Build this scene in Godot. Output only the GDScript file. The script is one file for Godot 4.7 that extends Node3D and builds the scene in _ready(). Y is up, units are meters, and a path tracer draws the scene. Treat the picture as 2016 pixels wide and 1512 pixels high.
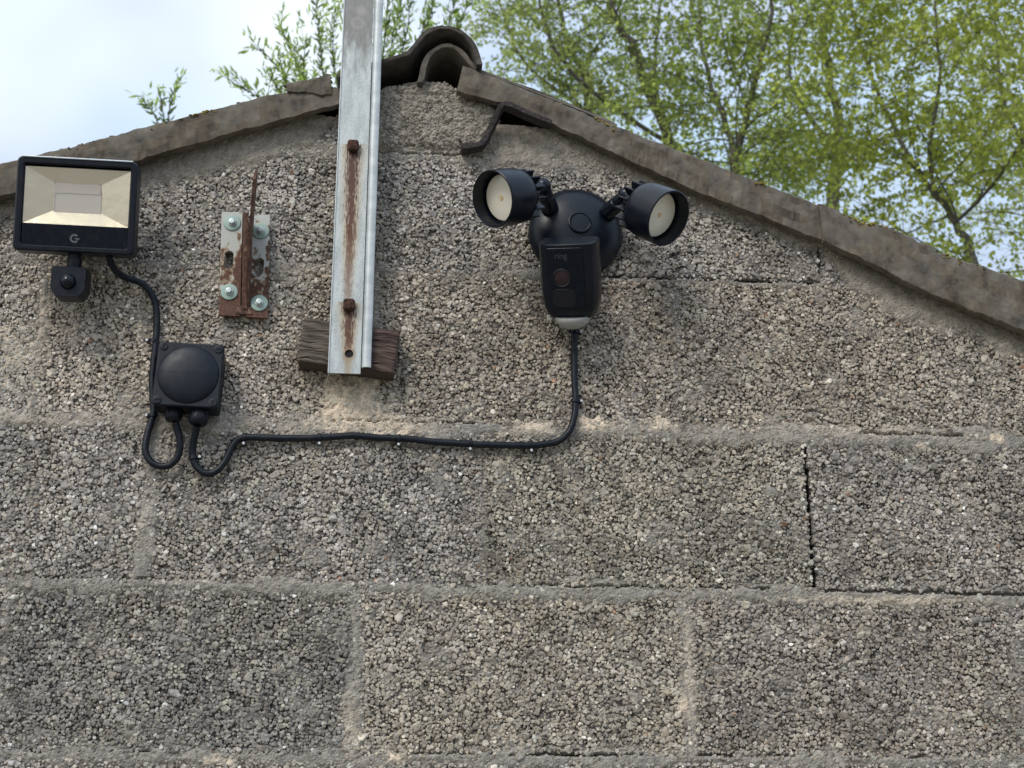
extends Node3D
# A concrete block gable with security lights, seen from below; metres, y up, the wall's face is the plane z = 0.

var rng := RandomNumberGenerator.new()
var n_a := FastNoiseLite.new()   # broad
var n_b := FastNoiseLite.new()   # middling
var n_c := FastNoiseLite.new()   # fine
var n_cell := FastNoiseLite.new()
var used := {}

# ------------------------------------------------------------------ geometry helper
class Geo:
	var p := PackedVector3Array()
	var k := PackedColorArray()
	var uv := PackedVector2Array()
	var col := Color(1, 1, 1)
	var xf := Transform3D()
	var crease := 0.72

	func tri(a: Vector3, b: Vector3, c: Vector3) -> void:   # counter-clockwise seen from outside
		p.append(xf * a); p.append(xf * c); p.append(xf * b)
		k.append(col); k.append(col); k.append(col)

	func tri_uv(a: Vector3, b: Vector3, c: Vector3, ua: Vector2, ub: Vector2, uc: Vector2) -> void:
		tri(a, b, c)
		uv.append(ua); uv.append(uc); uv.append(ub)

	func quad(a: Vector3, b: Vector3, c: Vector3, d: Vector3) -> void:
		tri(a, b, c); tri(a, c, d)

	func cap(ring: Array, flip: bool) -> void:
		var n := Vector3.ZERO
		for i in ring.size():
			var a: Vector3 = ring[i]
			var b: Vector3 = ring[(i + 1) % ring.size()]
			n += Vector3((a.y - b.y) * (a.z + b.z), (a.z - b.z) * (a.x + b.x), (a.x - b.x) * (a.y + b.y))
		if n.length() < 1e-14:
			return
		n = n.normalized()
		var e := n.cross(Vector3.UP if absf(n.y) < 0.9 else Vector3.RIGHT).normalized()
		var g := n.cross(e)
		var flat := PackedVector2Array()
		for v: Vector3 in ring:
			flat.append(Vector2(v.dot(e), v.dot(g)) * 1000.0)
		var ix := Geometry2D.triangulate_polygon(flat)
		for t in range(0, ix.size(), 3):
			var a: Vector3 = ring[ix[t]]
			var b: Vector3 = ring[ix[t + 1]]
			var c: Vector3 = ring[ix[t + 2]]
			if ((b - a).cross(c - a).dot(n) < 0.0) != flip:
				tri(a, c, b)
			else:
				tri(a, b, c)

	func loft(rings: Array, cap_start := true, cap_end := true) -> void:
		for i in rings.size() - 1:
			var r0: Array = rings[i]
			var r1: Array = rings[i + 1]
			var m := r0.size()
			for j in m:
				quad(r0[j], r0[(j + 1) % m], r1[(j + 1) % m], r1[j])
		if cap_start:
			cap(rings[0], true)
		if cap_end:
			cap(rings[-1], false)

	func ring(poly: PackedVector2Array, z: float) -> Array:
		var out := []
		for q in poly:
			out.append(Vector3(q.x, q.y, z))
		return out

	static func rr(w: float, h: float, r: float, n := 5) -> PackedVector2Array:
		var out := PackedVector2Array()
		for c in 4:
			var cx := (w / 2 - r) * (1 if c == 0 or c == 3 else -1)
			var cy := (h / 2 - r) * (1 if c < 2 else -1)
			for i in n + 1:
				var a := PI / 2 * (c + float(i) / n)
				out.append(Vector2(cx + r * cos(a), cy + r * sin(a)))
		return out

	func plate(w: float, h: float, r: float, z0: float, z1: float, b := 0.001, n := 5) -> void:
		loft([ring(rr(w - 2 * b, h - 2 * b, maxf(r - b, 0.0002), n), z0), ring(rr(w, h, r, n), z0 + b), ring(rr(w, h, r, n), z1 - b),
			ring(rr(w - 0.6 * b, h - 0.6 * b, maxf(r - 0.3 * b, 0.0002), n), z1 - 0.3 * b), ring(rr(w - 2 * b, h - 2 * b, maxf(r - b, 0.0002), n), z1)])

	func frame(wo: float, ho: float, ro: float, wi: float, hi: float, ri: float, off: Vector2, z0: float, z1: float, b := 0.001) -> void:
		var inner := rr(wi, hi, ri)
		var inner_b := rr(wi + 2 * b, hi + 2 * b, ri + b)
		for i in inner.size():
			inner[i] += off
			inner_b[i] += off
		loft([ring(rr(wo, ho, ro), z0), ring(rr(wo, ho, ro), z1 - b), ring(rr(wo - 2 * b, ho - 2 * b, ro - b), z1), ring(inner_b, z1), ring(inner, z1 - b), ring(inner, z0), ring(rr(wo, ho, ro), z0)], false, false)

	func box(c: Vector3, s: Vector3, b := 0.0006) -> void:
		var keep := xf
		xf = xf * Transform3D(Basis(), c)
		b = minf(b, 0.3 * minf(s.x, minf(s.y, s.z)))
		plate(s.x, s.y, b, -s.z / 2, s.z / 2, b, 1)
		xf = keep

	func lathe(prof: PackedVector2Array, n := 32, from := 0.0, turn := TAU) -> void:
		var rings := []
		for q in prof:
			var r := []
			for j in n:
				var a := from + turn * j / n
				r.append(Vector3(maxf(q.x, 1e-5) * cos(a), maxf(q.x, 1e-5) * sin(a), q.y))
			rings.append(r)
		loft(rings, prof[0].x > 1e-4, prof[-1].x > 1e-4)

	static func along(d: Vector3) -> Basis:
		d = d.normalized()
		var e := d.cross(Vector3.UP if absf(d.y) < 0.95 else Vector3.RIGHT).normalized()
		return Basis(e, d.cross(e), d)

	func cyl(a: Vector3, b: Vector3, r0: float, r1: float, n := 20, bevel := 0.0006) -> void:
		var keep := xf
		xf = xf * Transform3D(along(b - a), a)
		var l := a.distance_to(b)
		lathe(PackedVector2Array([Vector2(r0 - bevel, 0), Vector2(r0, bevel), Vector2(r1, l - bevel), Vector2(r1 - bevel, l)]), n)
		xf = keep

	func tube(pts: Array, radii: Array, n := 8, caps := true) -> void:
		var rings := []
		var e := Vector3.ZERO
		for i in pts.size():
			var d: Vector3 = (pts[mini(i + 1, pts.size() - 1)] - pts[maxi(i - 1, 0)]).normalized()
			if e == Vector3.ZERO:
				e = along(d).x
			e = (e - d * e.dot(d)).normalized()
			var g := d.cross(e)
			var r := []
			for j in n:
				var a := TAU * j / n
				r.append(pts[i] + (e * cos(a) + g * sin(a)) * radii[i])
			rings.append(r)
		loft(rings, caps, caps)

	func ellipsoid(c: Vector3, s: Vector3, n := 16) -> void:
		var prof := PackedVector2Array()
		for i in n / 2 + 1:
			var a := -PI / 2 + PI * i / (n / 2)
			prof.append(Vector2(cos(a), sin(a)))
		var keep := xf
		xf = xf * Transform3D(Basis.from_scale(s), c)
		lathe(prof, n)
		xf = keep

	func mesh() -> ArrayMesh:
		var ids := {}
		var at := PackedInt32Array()
		at.resize(p.size())
		var faces := []
		for i in p.size():
			var key := Vector3i(p[i] * 200000.0)
			if not ids.has(key):
				ids[key] = faces.size()
				faces.append(PackedInt32Array())
			at[i] = ids[key]
			faces[at[i]].append(i / 3)
		var fn := PackedVector3Array()
		var fu := PackedVector3Array()
		for t in p.size() / 3:
			var n := (p[t * 3 + 2] - p[t * 3]).cross(p[t * 3 + 1] - p[t * 3])
			fn.append(n)
			fu.append(n.normalized())
		var nn := PackedVector3Array()
		nn.resize(p.size())
		for i in p.size():
			var own := fu[i / 3]
			var s := Vector3.ZERO
			for f in faces[at[i]]:
				if fu[f].dot(own) > crease:
					s += fn[f]
			nn[i] = s.normalized() if s.length_squared() > 1e-24 else own
		var a := []
		a.resize(Mesh.ARRAY_MAX)
		a[Mesh.ARRAY_VERTEX] = p
		a[Mesh.ARRAY_NORMAL] = nn
		a[Mesh.ARRAY_COLOR] = k
		if uv.size() == p.size():
			a[Mesh.ARRAY_TEX_UV] = uv
		var m := ArrayMesh.new()
		m.add_surface_from_arrays(Mesh.PRIMITIVE_TRIANGLES, a)
		return m

# ------------------------------------------------------------------ node helpers
func numbered(called: String) -> String:
	if not used.has(called):
		used[called] = 0
		return called
	used[called] += 1
	return "%s_%03d" % [called, used[called]]

func thing(called: String, label: String, category: String, at := Vector3.ZERO, turned := Basis(), group := "") -> Node3D:
	var o := Node3D.new()
	o.name = numbered(called)
	o.transform = Transform3D(turned, at)
	o.set_meta("label", label)
	o.set_meta("category", category)
	if group != "":
		o.set_meta("group", group)
	add_child(o, true)
	return o

func part(parent: Node3D, called: String, m: Mesh, mat: Material, label := "") -> MeshInstance3D:
	var o := MeshInstance3D.new()
	var n := 0
	var free := called
	while parent.has_node(free):
		n += 1
		free = "%s_%03d" % [called, n]
	o.name = free
	o.mesh = m
	o.material_override = mat
	if label != "":
		o.set_meta("label", label)
	parent.add_child(o, true)
	return o

func lin(r: float, g: float, b: float) -> Color:
	return Color(r, g, b).linear_to_srgb()

func mat(c: Color, rough: float, metal := 0.0, vertex := false) -> StandardMaterial3D:
	var m := StandardMaterial3D.new()
	m.albedo_color = c.linear_to_srgb()
	m.roughness = rough
	m.metallic = metal
	m.vertex_color_use_as_albedo = vertex
	return m

func noise_tex(size: int, freq: float, stops: Array, cols: Array, sd: int, octaves := 5, gain := 0.5) -> NoiseTexture2D:
	var f := FastNoiseLite.new()
	f.seed = sd
	f.frequency = freq
	f.fractal_octaves = octaves
	f.fractal_gain = gain
	var t := NoiseTexture2D.new()
	t.width = size
	t.height = size
	t.seamless = true
	t.noise = f
	if cols.size():
		var g := Gradient.new()
		g.offsets = PackedFloat32Array(stops)
		var pc := PackedColorArray()
		for c: Color in cols:
			pc.append(c.linear_to_srgb())
		g.colors = pc
		t.color_ramp = g
	return t

func world_mapped(m: StandardMaterial3D, per_metre: float) -> StandardMaterial3D:
	m.uv1_triplanar = true
	m.uv1_world_triplanar = true
	m.uv1_scale = Vector3.ONE * per_metre
	return m

func bumpy(m: StandardMaterial3D, t: Texture2D, height_mm: float) -> StandardMaterial3D:
	m.heightmap_enabled = true
	m.heightmap_texture = t
	m.heightmap_scale = height_mm * 0.1
	return m

func paint(w: int, h: int, f: Callable) -> ImageTexture:
	var im := Image.create(w, h, false, Image.FORMAT_RGB8)
	for j in h:
		for i in w:
			var c: Color = f.call(float(i) / w, float(j) / h)
			im.set_pixel(i, j, c.clamp().linear_to_srgb())
	return ImageTexture.create_from_image(im)

func pl(x: float, t: PackedVector2Array) -> float:   # piecewise linear
	if x <= t[0].x:
		return t[0].y
	for i in range(1, t.size()):
		if x < t[i].x:
			return lerpf(t[i - 1].y, t[i].y, (x - t[i - 1].x) / (t[i].x - t[i - 1].x))
	return t[-1].y

func smooth_path(pts: Array, per := 8) -> Array:
	var out := []
	for i in pts.size() - 1:
		var a: Vector3 = pts[maxi(i - 1, 0)]
		var d: Vector3 = pts[mini(i + 2, pts.size() - 1)]
		for s in per:
			out.append(pts[i].cubic_interpolate(pts[i + 1], a, d, float(s) / per))
	out.append(pts[-1])
	return out

# regular sheet from two callables of (u, v); one smooth mesh with colours
func sheet(nu: int, nv: int, fp: Callable, fc: Callable) -> ArrayMesh:
	var v := PackedVector3Array()
	var c := PackedColorArray()
	var uv := PackedVector2Array()
	var ix := PackedInt32Array()
	for j in nv + 1:
		for i in nu + 1:
			var q := Vector2(float(i) / nu, float(j) / nv)
			v.append(fp.call(q.x, q.y))
			c.append(fc.call(q.x, q.y))
			uv.append(Vector2(q.x, 1.0 - q.y))
	for j in nv:
		for i in nu:
			var a := j * (nu + 1) + i
			ix.append_array(PackedInt32Array([a, a + nu + 2, a + 1, a, a + nu + 1, a + nu + 2]))
	return indexed(v, c, uv, ix)

func indexed(v: PackedVector3Array, c: PackedColorArray, uv: PackedVector2Array, ix: PackedInt32Array) -> ArrayMesh:
	var n := PackedVector3Array()
	n.resize(v.size())
	for t in range(0, ix.size(), 3):
		var f := (v[ix[t + 2]] - v[ix[t]]).cross(v[ix[t + 1]] - v[ix[t]])
		n[ix[t]] += f
		n[ix[t + 1]] += f
		n[ix[t + 2]] += f
	for i in n.size():
		n[i] = n[i].normalized()
	var a := []
	a.resize(Mesh.ARRAY_MAX)
	a[Mesh.ARRAY_VERTEX] = v
	a[Mesh.ARRAY_NORMAL] = n
	a[Mesh.ARRAY_COLOR] = c
	if uv.size() == v.size():
		a[Mesh.ARRAY_TEX_UV] = uv
	a[Mesh.ARRAY_INDEX] = ix
	var m := ArrayMesh.new()
	m.add_surface_from_arrays(Mesh.PRIMITIVE_TRIANGLES, a)
	return m

# ------------------------------------------------------------------ main
func _ready() -> void:
	var cam := Camera3D.new()
	cam.name = "camera"
	cam.transform = Transform3D(Basis(Vector3(0.99678, 0, 0.0802), Vector3(-0.02585, 0.94665, 0.32123), Vector3(-0.07592, -0.32227, 0.9436)), Vector3(0, 1.6, 1.89))
	cam.fov = 29.71263
	cam.near = 0.05
	cam.far = 400.0
	var lens := CameraAttributesPhysical.new()
	lens.frustum_focal_length = 45.2
	lens.frustum_focus_distance = 1.95
	lens.frustum_near = 0.05
	lens.frustum_far = 400.0
	lens.exposure_aperture = 12.0
	cam.attributes = lens
	add_child(cam)

	var we := WorldEnvironment.new()
	we.name = "environment"
	var env := Environment.new()
	env.background_mode = Environment.BG_SKY
	var sky := Sky.new()
	var sm := PanoramaSkyMaterial.new()
	sm.panorama = cloudy_sky()
	sky.sky_material = sm
	env.sky = sky
	env.tonemap_mode = Environment.TONE_MAPPER_LINEAR
	env.tonemap_exposure = 1.48
	env.background_energy_multiplier = 1.0
	env.sdfgi_enabled = true
	env.ssao_enabled = true
	env.ssil_enabled = true
	we.environment = env
	add_child(we)

	var sun := DirectionalLight3D.new()
	sun.name = "sun"
	sun.light_energy = 0.4
	sun.light_color = Color(1.0, 0.98, 0.95)
	sun.light_angular_distance = 24.0
	sun.shadow_enabled = true
	sun.basis = Basis.looking_at(Vector3(0.42, -0.66, -0.64), Vector3.UP)
	add_child(sun)

	n_a.seed = 11; n_a.frequency = 1.0; n_a.fractal_octaves = 3
	n_b.seed = 23; n_b.frequency = 1.0; n_b.fractal_octaves = 3
	n_c.seed = 37; n_c.frequency = 1.0; n_c.fractal_octaves = 2
	n_cell.seed = 5; n_cell.noise_type = FastNoiseLite.TYPE_CELLULAR; n_cell.frequency = 1.0; n_cell.fractal_type = FastNoiseLite.FRACTAL_NONE

	make_ground()
	make_wall()
	make_roof()
	make_trees()
	make_mast()
	make_bracket()
	make_strap()
	make_floodlight()
	make_junction_box()
	make_camera_light()
	make_cables()

func cloudy_sky() -> ImageTexture:
	var w := 768
	var h := 384
	var f := FastNoiseLite.new()
	f.seed = 4
	f.frequency = 1.0
	f.fractal_octaves = 4
	f.fractal_gain = 0.42
	var im := Image.create(w, h, false, Image.FORMAT_RGBF)
	for j in h:
		var th := PI * (j + 0.5) / h
		for i in w:
			var ph := TAU * ((i + 0.5) / w - 0.5)
			var d := Vector3(sin(ph) * sin(th), cos(th), -cos(ph) * sin(th))
			var up := maxf(d.y, 0.0)
			var q := Vector3(d.x, up * 1.6, d.z) * 3.4
			var c := clampf(0.20 + 1.45 * d.x + 0.95 * f.get_noise_3dv(q) + 0.25 * f.get_noise_3dv(q * 0.35 + Vector3(7, 1, 3)), 0.0, 1.0)
			var g := clampf(0.5 + 1.1 * f.get_noise_3dv(q * 0.9 + Vector3(31, 5, 9)), 0.0, 1.0)
			var col := Color(0.58, 0.77, 0.99).lerp(Color(0.63, 0.71, 0.92), g).lerp(Color(1.02, 1.09, 1.13), c)
			col = col * (0.53 + 0.40 * up)
			im.set_pixel(i, j, col)
	return ImageTexture.create_from_image(im)

func make_ground() -> void:
	var o := MeshInstance3D.new()
	o.name = "ground"
	var pm := PlaneMesh.new()
	pm.size = Vector2(240, 240)
	o.mesh = pm
	var m := mat(Color(1, 1, 1), 0.95)
	m.albedo_texture = noise_tex(512, 0.02, [0.0, 0.5, 1.0], [Color(0.10, 0.10, 0.06), Color(0.19, 0.175, 0.14), Color(0.27, 0.25, 0.21)], 3)
	world_mapped(m, 0.6)
	o.material_override = m
	o.set_meta("kind", "structure")
	o.set_meta("label", "trodden grey earth and gravel around the shed")
	o.set_meta("category", "ground")
	add_child(o, true)

# ------------------------------------------------------------------ the wall
const BEDS: Array[float] = [1.5240, 1.7420, 1.9570, 2.1805, 2.4100, 2.5975]
const BED_W: Array[float] = [0.003, 0.004, 0.005, 0.008, -0.003, 0.011]
var perps := [
	[[-0.775, 0.003], [-0.33, 0.003], [0.1125, 0.003], [0.5615, 0.003], [1.005, 0.003]],
	[[-0.495, -0.003], [-0.050, 0.005], [0.385, 0.006], [0.830, -0.003]],
	[[-0.775, 0.003], [-0.330, 0.005], [0.1125, -0.006], [0.5615, -0.03], [1.005, 0.003]],
	[[-0.495, 0.003], [-0.050, 0.008], [0.385, -0.006], [0.830, -0.006]],
	[[-0.330, -0.002], [0.1125, -0.003], [0.5615, -0.002]],
]
var top_line := PackedVector2Array([Vector2(-1.9, 2.08), Vector2(-0.70266, 2.46875), Vector2(-0.57181, 2.53121), Vector2(-0.36563, 2.59784), Vector2(-0.15415, 2.67018), Vector2(-0.14909, 2.65616), Vector2(-0.11056, 2.65037), Vector2(-0.05254, 2.68498), Vector2(-0.03279, 2.69777), Vector2(-0.00462, 2.70761), Vector2(0.05234, 2.71372), Vector2(0.0706, 2.69919), Vector2(0.08953, 2.68645),
	Vector2(0.1257, 2.67707), Vector2(0.13406, 2.64956), Vector2(0.16108, 2.64907), Vector2(0.19717, 2.64562), Vector2(0.21527, 2.6481), Vector2(0.23051, 2.66061), Vector2(0.44608, 2.57257), Vector2(0.61262, 2.50171), Vector2(0.89803, 2.37806), Vector2(2.0, 2.01)])
var parge_w := PackedVector2Array([Vector2(-0.6766, 2.81821), Vector2(0.96002, 2.9056)])   # filled in below
# pale washes on the wall: x, y, rx, ry, strength
var washes := [
	[-0.06889, 2.20363, 0.050, 0.040, 1.0], [-0.03022, 2.18286, 0.055, 0.022, 0.9], [-0.09382, 2.22851, 0.014, 0.030, 0.9],
	[0.2658, 2.19241, 0.028, 0.010, 1.0], [0.35787, 2.1947, 0.020, 0.011, 0.8], [0.17793, 2.18584, 0.030, 0.011, 0.7],
	[0.6455, 2.19965, 0.085, 0.016, 0.45], [-0.52982, 2.27483, 0.050, 0.075, 0.55], [-0.43275, 2.17641, 0.10, 0.012, 0.25],
	[-0.19021, 2.16956, 0.05, 0.012, 0.35], [0.8377, 2.18424, 0.012, 0.006, 1.0], [0.72651, 2.16973, 0.008, 0.005, 1.0],
	[0.00522, 1.74234, 0.012, 0.008, 0.9], [-0.21637, 1.73607, 0.02, 0.007, 0.7], [0.37308, 1.81118, 0.010, 0.010, 0.8],
	[0.66054, 1.95126, 0.12, 0.006, 0.6], [-0.05363, 1.7808, 0.014, 0.035, 0.35], [0.38798, 1.84915, 0.007, 0.065, 0.5], [-0.15387, 2.40347, 0.045, 0.012, 0.4],
]

func wash(x: float, y: float) -> float:
	var s := 0.0
	for w: Array in washes:
		var dx: float = (x - w[0]) / w[2]
		var dy: float = (y - w[1]) / w[3]
		var d := dx * dx + dy * dy
		if d < 4.5:
			s = maxf(s, w[4] * clampf(1.45 - sqrt(d) + 0.8 * n_b.get_noise_2d(x * 70.0, y * 70.0), 0.0, 1.0))
	return s

# how far into an open crack a place lies, 0 to 1
func near_line(d: float, half: float) -> float:
	return clampf(1.5 - absf(d) / maxf(half, 0.0001), 0.0, 1.0)

func cracked(x: float, y: float) -> float:
	var w := 0.0026 * n_b.get_noise_2d(x * 24.0, 3.0) + 0.0010 * n_c.get_noise_2d(x * 110.0, 3.0)
	var t := 0.55 + 0.9 * n_b.get_noise_2d(x * 17.0, 8.0)
	var k := 0.0
	if x > 0.575 and x < 1.1 and absf(y - 1.9615) < 0.01:
		k = near_line(y - 1.9632 - 0.004 * (0.85 - x) - w, 0.0024 * clampf(t + 0.45, 0.0, 1.0))
	elif x > 0.64 and x < 0.79 and absf(y - 2.1868) < 0.008:
		k = near_line(y - 2.1868 - w, 0.0014 * clampf(t + 0.3, 0.0, 1.0))
	elif x > -0.6 and x < 0.9 and absf(y - 1.7475) < 0.008:
		k = near_line(y - 1.7475 - w, 0.0017 * clampf(t + (0.2 if x > 0.15 and x < 0.29 or x > 0.39 and x < 0.44 else -0.45), 0.0, 1.0))
	elif x > -0.06 and x < 0.11 and absf(y - 2.597) < 0.010:
		k = near_line(y - 2.5965 - 1.6 * w, 0.0012 * clampf(t + 0.1, 0.0, 1.0))
	elif x > 0.12 and x < 0.50 and absf(y - 1.9655) < 0.01:
		k = near_line(y - 1.9655 - w * 1.5, 0.0016 * clampf(t - 0.1, 0.0, 1.0))
	elif x > 0.25 and x < 0.60 and absf(y - 2.4135) < 0.008:
		k = near_line(y - 2.4135 - w * 1.2, 0.0021 * clampf(t + 0.05, 0.0, 1.0))
	elif x > -0.10 and x < 0.12 and absf(y - 2.188) < 0.006:
		k = near_line(y - 2.188 - w * 1.2, 0.0011 * clampf(t - 0.1, 0.0, 1.0))
	elif x > -0.6 and x < -0.28 and absf(y - 1.967) < 0.008:
		k = near_line(y - 1.967 - w * 1.2, 0.0012 * clampf(t - 0.15, 0.0, 1.0))
	if y > 1.968 and y < 2.166 and absf(x - 0.5615) < 0.008:
		k = maxf(k, near_line(x - 0.5615 - 0.0016 * n_b.get_noise_2d(4.0, y * 26.0) - 0.0008 * n_c.get_noise_2d(4.0, y * 90.0), 0.0021 + 0.0011 * n_b.get_noise_2d(9.0, y * 22.0)))
	if y > 2.42 and y < 2.47 and absf(x - 0.6005) < 0.008:
		k = maxf(k, near_line(x - 0.6005 - 0.003 * n_b.get_noise_2d(4.0, y * 36.0), 0.0018))
	return maxf(k, near_line(Vector2(x, y).distance_to(Vector2(0.58547, 2.4146)), 0.0042))

func mortar(x: float, y: float) -> float:
	var t := pl(x, top_line) - y
	var best := -1.0
	var row := -1
	for j in BEDS.size():
		if y > BEDS[j]:
			row = j
		var d0 := absf(y - BEDS[j])
		if d0 < 0.0075:
			best = maxf(best, -0.0034)
		if d0 < 0.055:
			var d := absf(y - BEDS[j] + 0.005 * n_a.get_noise_2d(x * 6.0, j * 9.0))
			var hw := BED_W[j] + 0.011 * n_a.get_noise_2d(x * 9.0 + j * 31.0, 2.0) + 0.006 * n_b.get_noise_2d(x * 45.0, y * 45.0)
			best = maxf(best, -0.0004 + 0.0026 * n_a.get_noise_2d(x * 14.0 + j * 11.0, 5.0) - maxf(0.0, d - hw) * 0.5)
	if row >= 0 and row < perps.size():
		for q: Array in perps[row]:
			var d1 := absf(x - q[0])
			if d1 < 0.0065 and q[1] > -0.02:
				best = maxf(best, -0.0034)
			if d1 < 0.05:
				var d2 := absf(x - q[0] + 0.006 * n_a.get_noise_2d(row * 7.0, y * 10.0))
				var hw2: float = q[1] + 0.008 * n_a.get_noise_2d(row * 17.0 + q[0] * 9.0, y * 11.0) + 0.006 * n_b.get_noise_2d(x * 45.0, y * 45.0)
				best = maxf(best, -0.0005 + 0.0026 * n_a.get_noise_2d(row * 9.0 + q[0] * 40.0, y * 15.0) - maxf(0.0, d2 - hw2) * 0.5)
	var pw := pl(x, parge_w)
	if t < pw + 0.05:
		var over := t - pw + 0.016 * n_a.get_noise_2d(x * 13.0, y * 13.0) + 0.010 * n_b.get_noise_2d(x * 40.0, y * 40.0)
		best = maxf(best, 0.0022 - maxf(0.0, over) * 0.32)
	var pale := wash(x, y)
	if pale > 0.5:
		best = maxf(best, -0.0022 + 0.0042 * (pale - 0.5) + 0.001 * n_b.get_noise_2d(x * 120.0, y * 120.0))
	best = maxf(best, -0.0057 + 0.0056 * n_a.get_noise_2d(x * 15.0 + 90.0, y * 15.0) + 0.0030 * n_b.get_noise_2d(x * 55.0 + 20.0, y * 55.0))
	if best < -0.0065:
		return -1.0
	return best - 0.009 * cracked(x, y) + 0.0011 * n_b.get_noise_2d(x * 70.0, y * 70.0) + 0.0011 * n_c.get_noise_2d(x * 190.0, y * 190.0)

func rock(sd: int, flat_faces: bool) -> ArrayMesh:
	var r := RandomNumberGenerator.new()
	r.seed = sd
	var g := (1.0 + sqrt(5.0)) / 2.0
	var v: Array[Vector3] = []
	for s in [-1.0, 1.0]:
		for q in [-g, g]:
			v.append(Vector3(s, q, 0)); v.append(Vector3(0, s, q)); v.append(Vector3(q, 0, s))
	var hull := []
	for a in 12:
		for b in 12:
			for c in 12:
				if a < b and a < c and b != c and absf(v[a].distance_to(v[b]) - 2.0) < 0.01 and absf(v[b].distance_to(v[c]) - 2.0) < 0.01 and absf(v[a].distance_to(v[c]) - 2.0) < 0.01 and (v[b] - v[a]).cross(v[c] - v[a]).dot(v[a]) > 0.0:
					hull.append([a, b, c])
	var f := FastNoiseLite.new()
	f.seed = sd
	f.frequency = 0.55
	var bend := func(q: Vector3) -> Vector3:
		var u := q.normalized()
		return u * (1.0 + 0.75 * f.get_noise_3dv(u * 2.4))
	var geo := Geo.new()
	geo.crease = 0.97 if flat_faces else 0.5
	for h: Array in hull:
		var a: Vector3 = v[h[0]]
		var b: Vector3 = v[h[1]]
		var c: Vector3 = v[h[2]]
		var ab: Vector3 = bend.call((a + b) / 2)
		var bc: Vector3 = bend.call((b + c) / 2)
		var ca: Vector3 = bend.call((c + a) / 2)
		var A: Vector3 = bend.call(a)
		var B: Vector3 = bend.call(b)
		var C: Vector3 = bend.call(c)
		geo.tri(A, ab, ca); geo.tri(ab, B, bc); geo.tri(ca, bc, C); geo.tri(ab, bc, ca)
	return geo.mesh()

func stone_colour(x: float, y: float, tint: Color, deep: bool) -> Color:
	var c: Color
	var q := rng.randf()
	if q < 0.40:
		c = Color(0.392, 0.354, 0.318)
	elif q < 0.64:
		c = Color(0.330, 0.306, 0.286)
	elif q < 0.80:
		c = Color(0.362, 0.316, 0.264)
	elif q < 0.92:
		c = Color(0.272, 0.240, 0.216)
	elif q < 0.991:
		c = Color(0.50, 0.468, 0.424)
	elif q < 0.9985:
		c = Color(0.74, 0.72, 0.68)
	else:
		c = Color(0.36, 0.22, 0.15)
	var s := exp(rng.randfn(0.0, 0.19)) * (1.0 + 0.32 * n_a.get_noise_2d(x * 7.0, y * 7.0) + 0.30 * n_b.get_noise_2d(x * 26.0, y * 26.0) + 0.22 * n_c.get_noise_2d(x * 90.0, y * 90.0))
	var olive := clampf(0.5 + 1.4 * n_a.get_noise_2d(x * 5.0 + 40.0, y * 5.0), 0.0, 1.0)
	c = c * Color(1, 1, 1).lerp(Color(1.0, 0.985, 0.945), olive) * tint * s
	c = c.lerp(Color(0.60, 0.545, 0.44), 0.6 * wash(x, y))
	var bloom := clampf(3.2 * n_b.get_noise_2d(x * 30.0 + 70.0, y * 30.0) - 1.05, 0.0, 0.7)   # cream lichen
	c = c.lerp(Color(0.53, 0.49, 0.39), bloom)
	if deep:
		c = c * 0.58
	return Color(c.r, c.g, c.b, 1.0)

func scatter(parent: Node3D, called: String, m: Mesh, mt: Material, buf: PackedFloat32Array, count: int) -> void:
	var mm := MultiMesh.new()
	mm.transform_format = MultiMesh.TRANSFORM_3D
	mm.use_colors = true
	mm.mesh = m
	mm.instance_count = count
	mm.buffer = buf
	var mi := MultiMeshInstance3D.new()
	mi.name = called
	mi.multimesh = mm
	mi.material_override = mt
	mi.set_meta("kind", "stuff")
	parent.add_child(mi, true)

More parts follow.
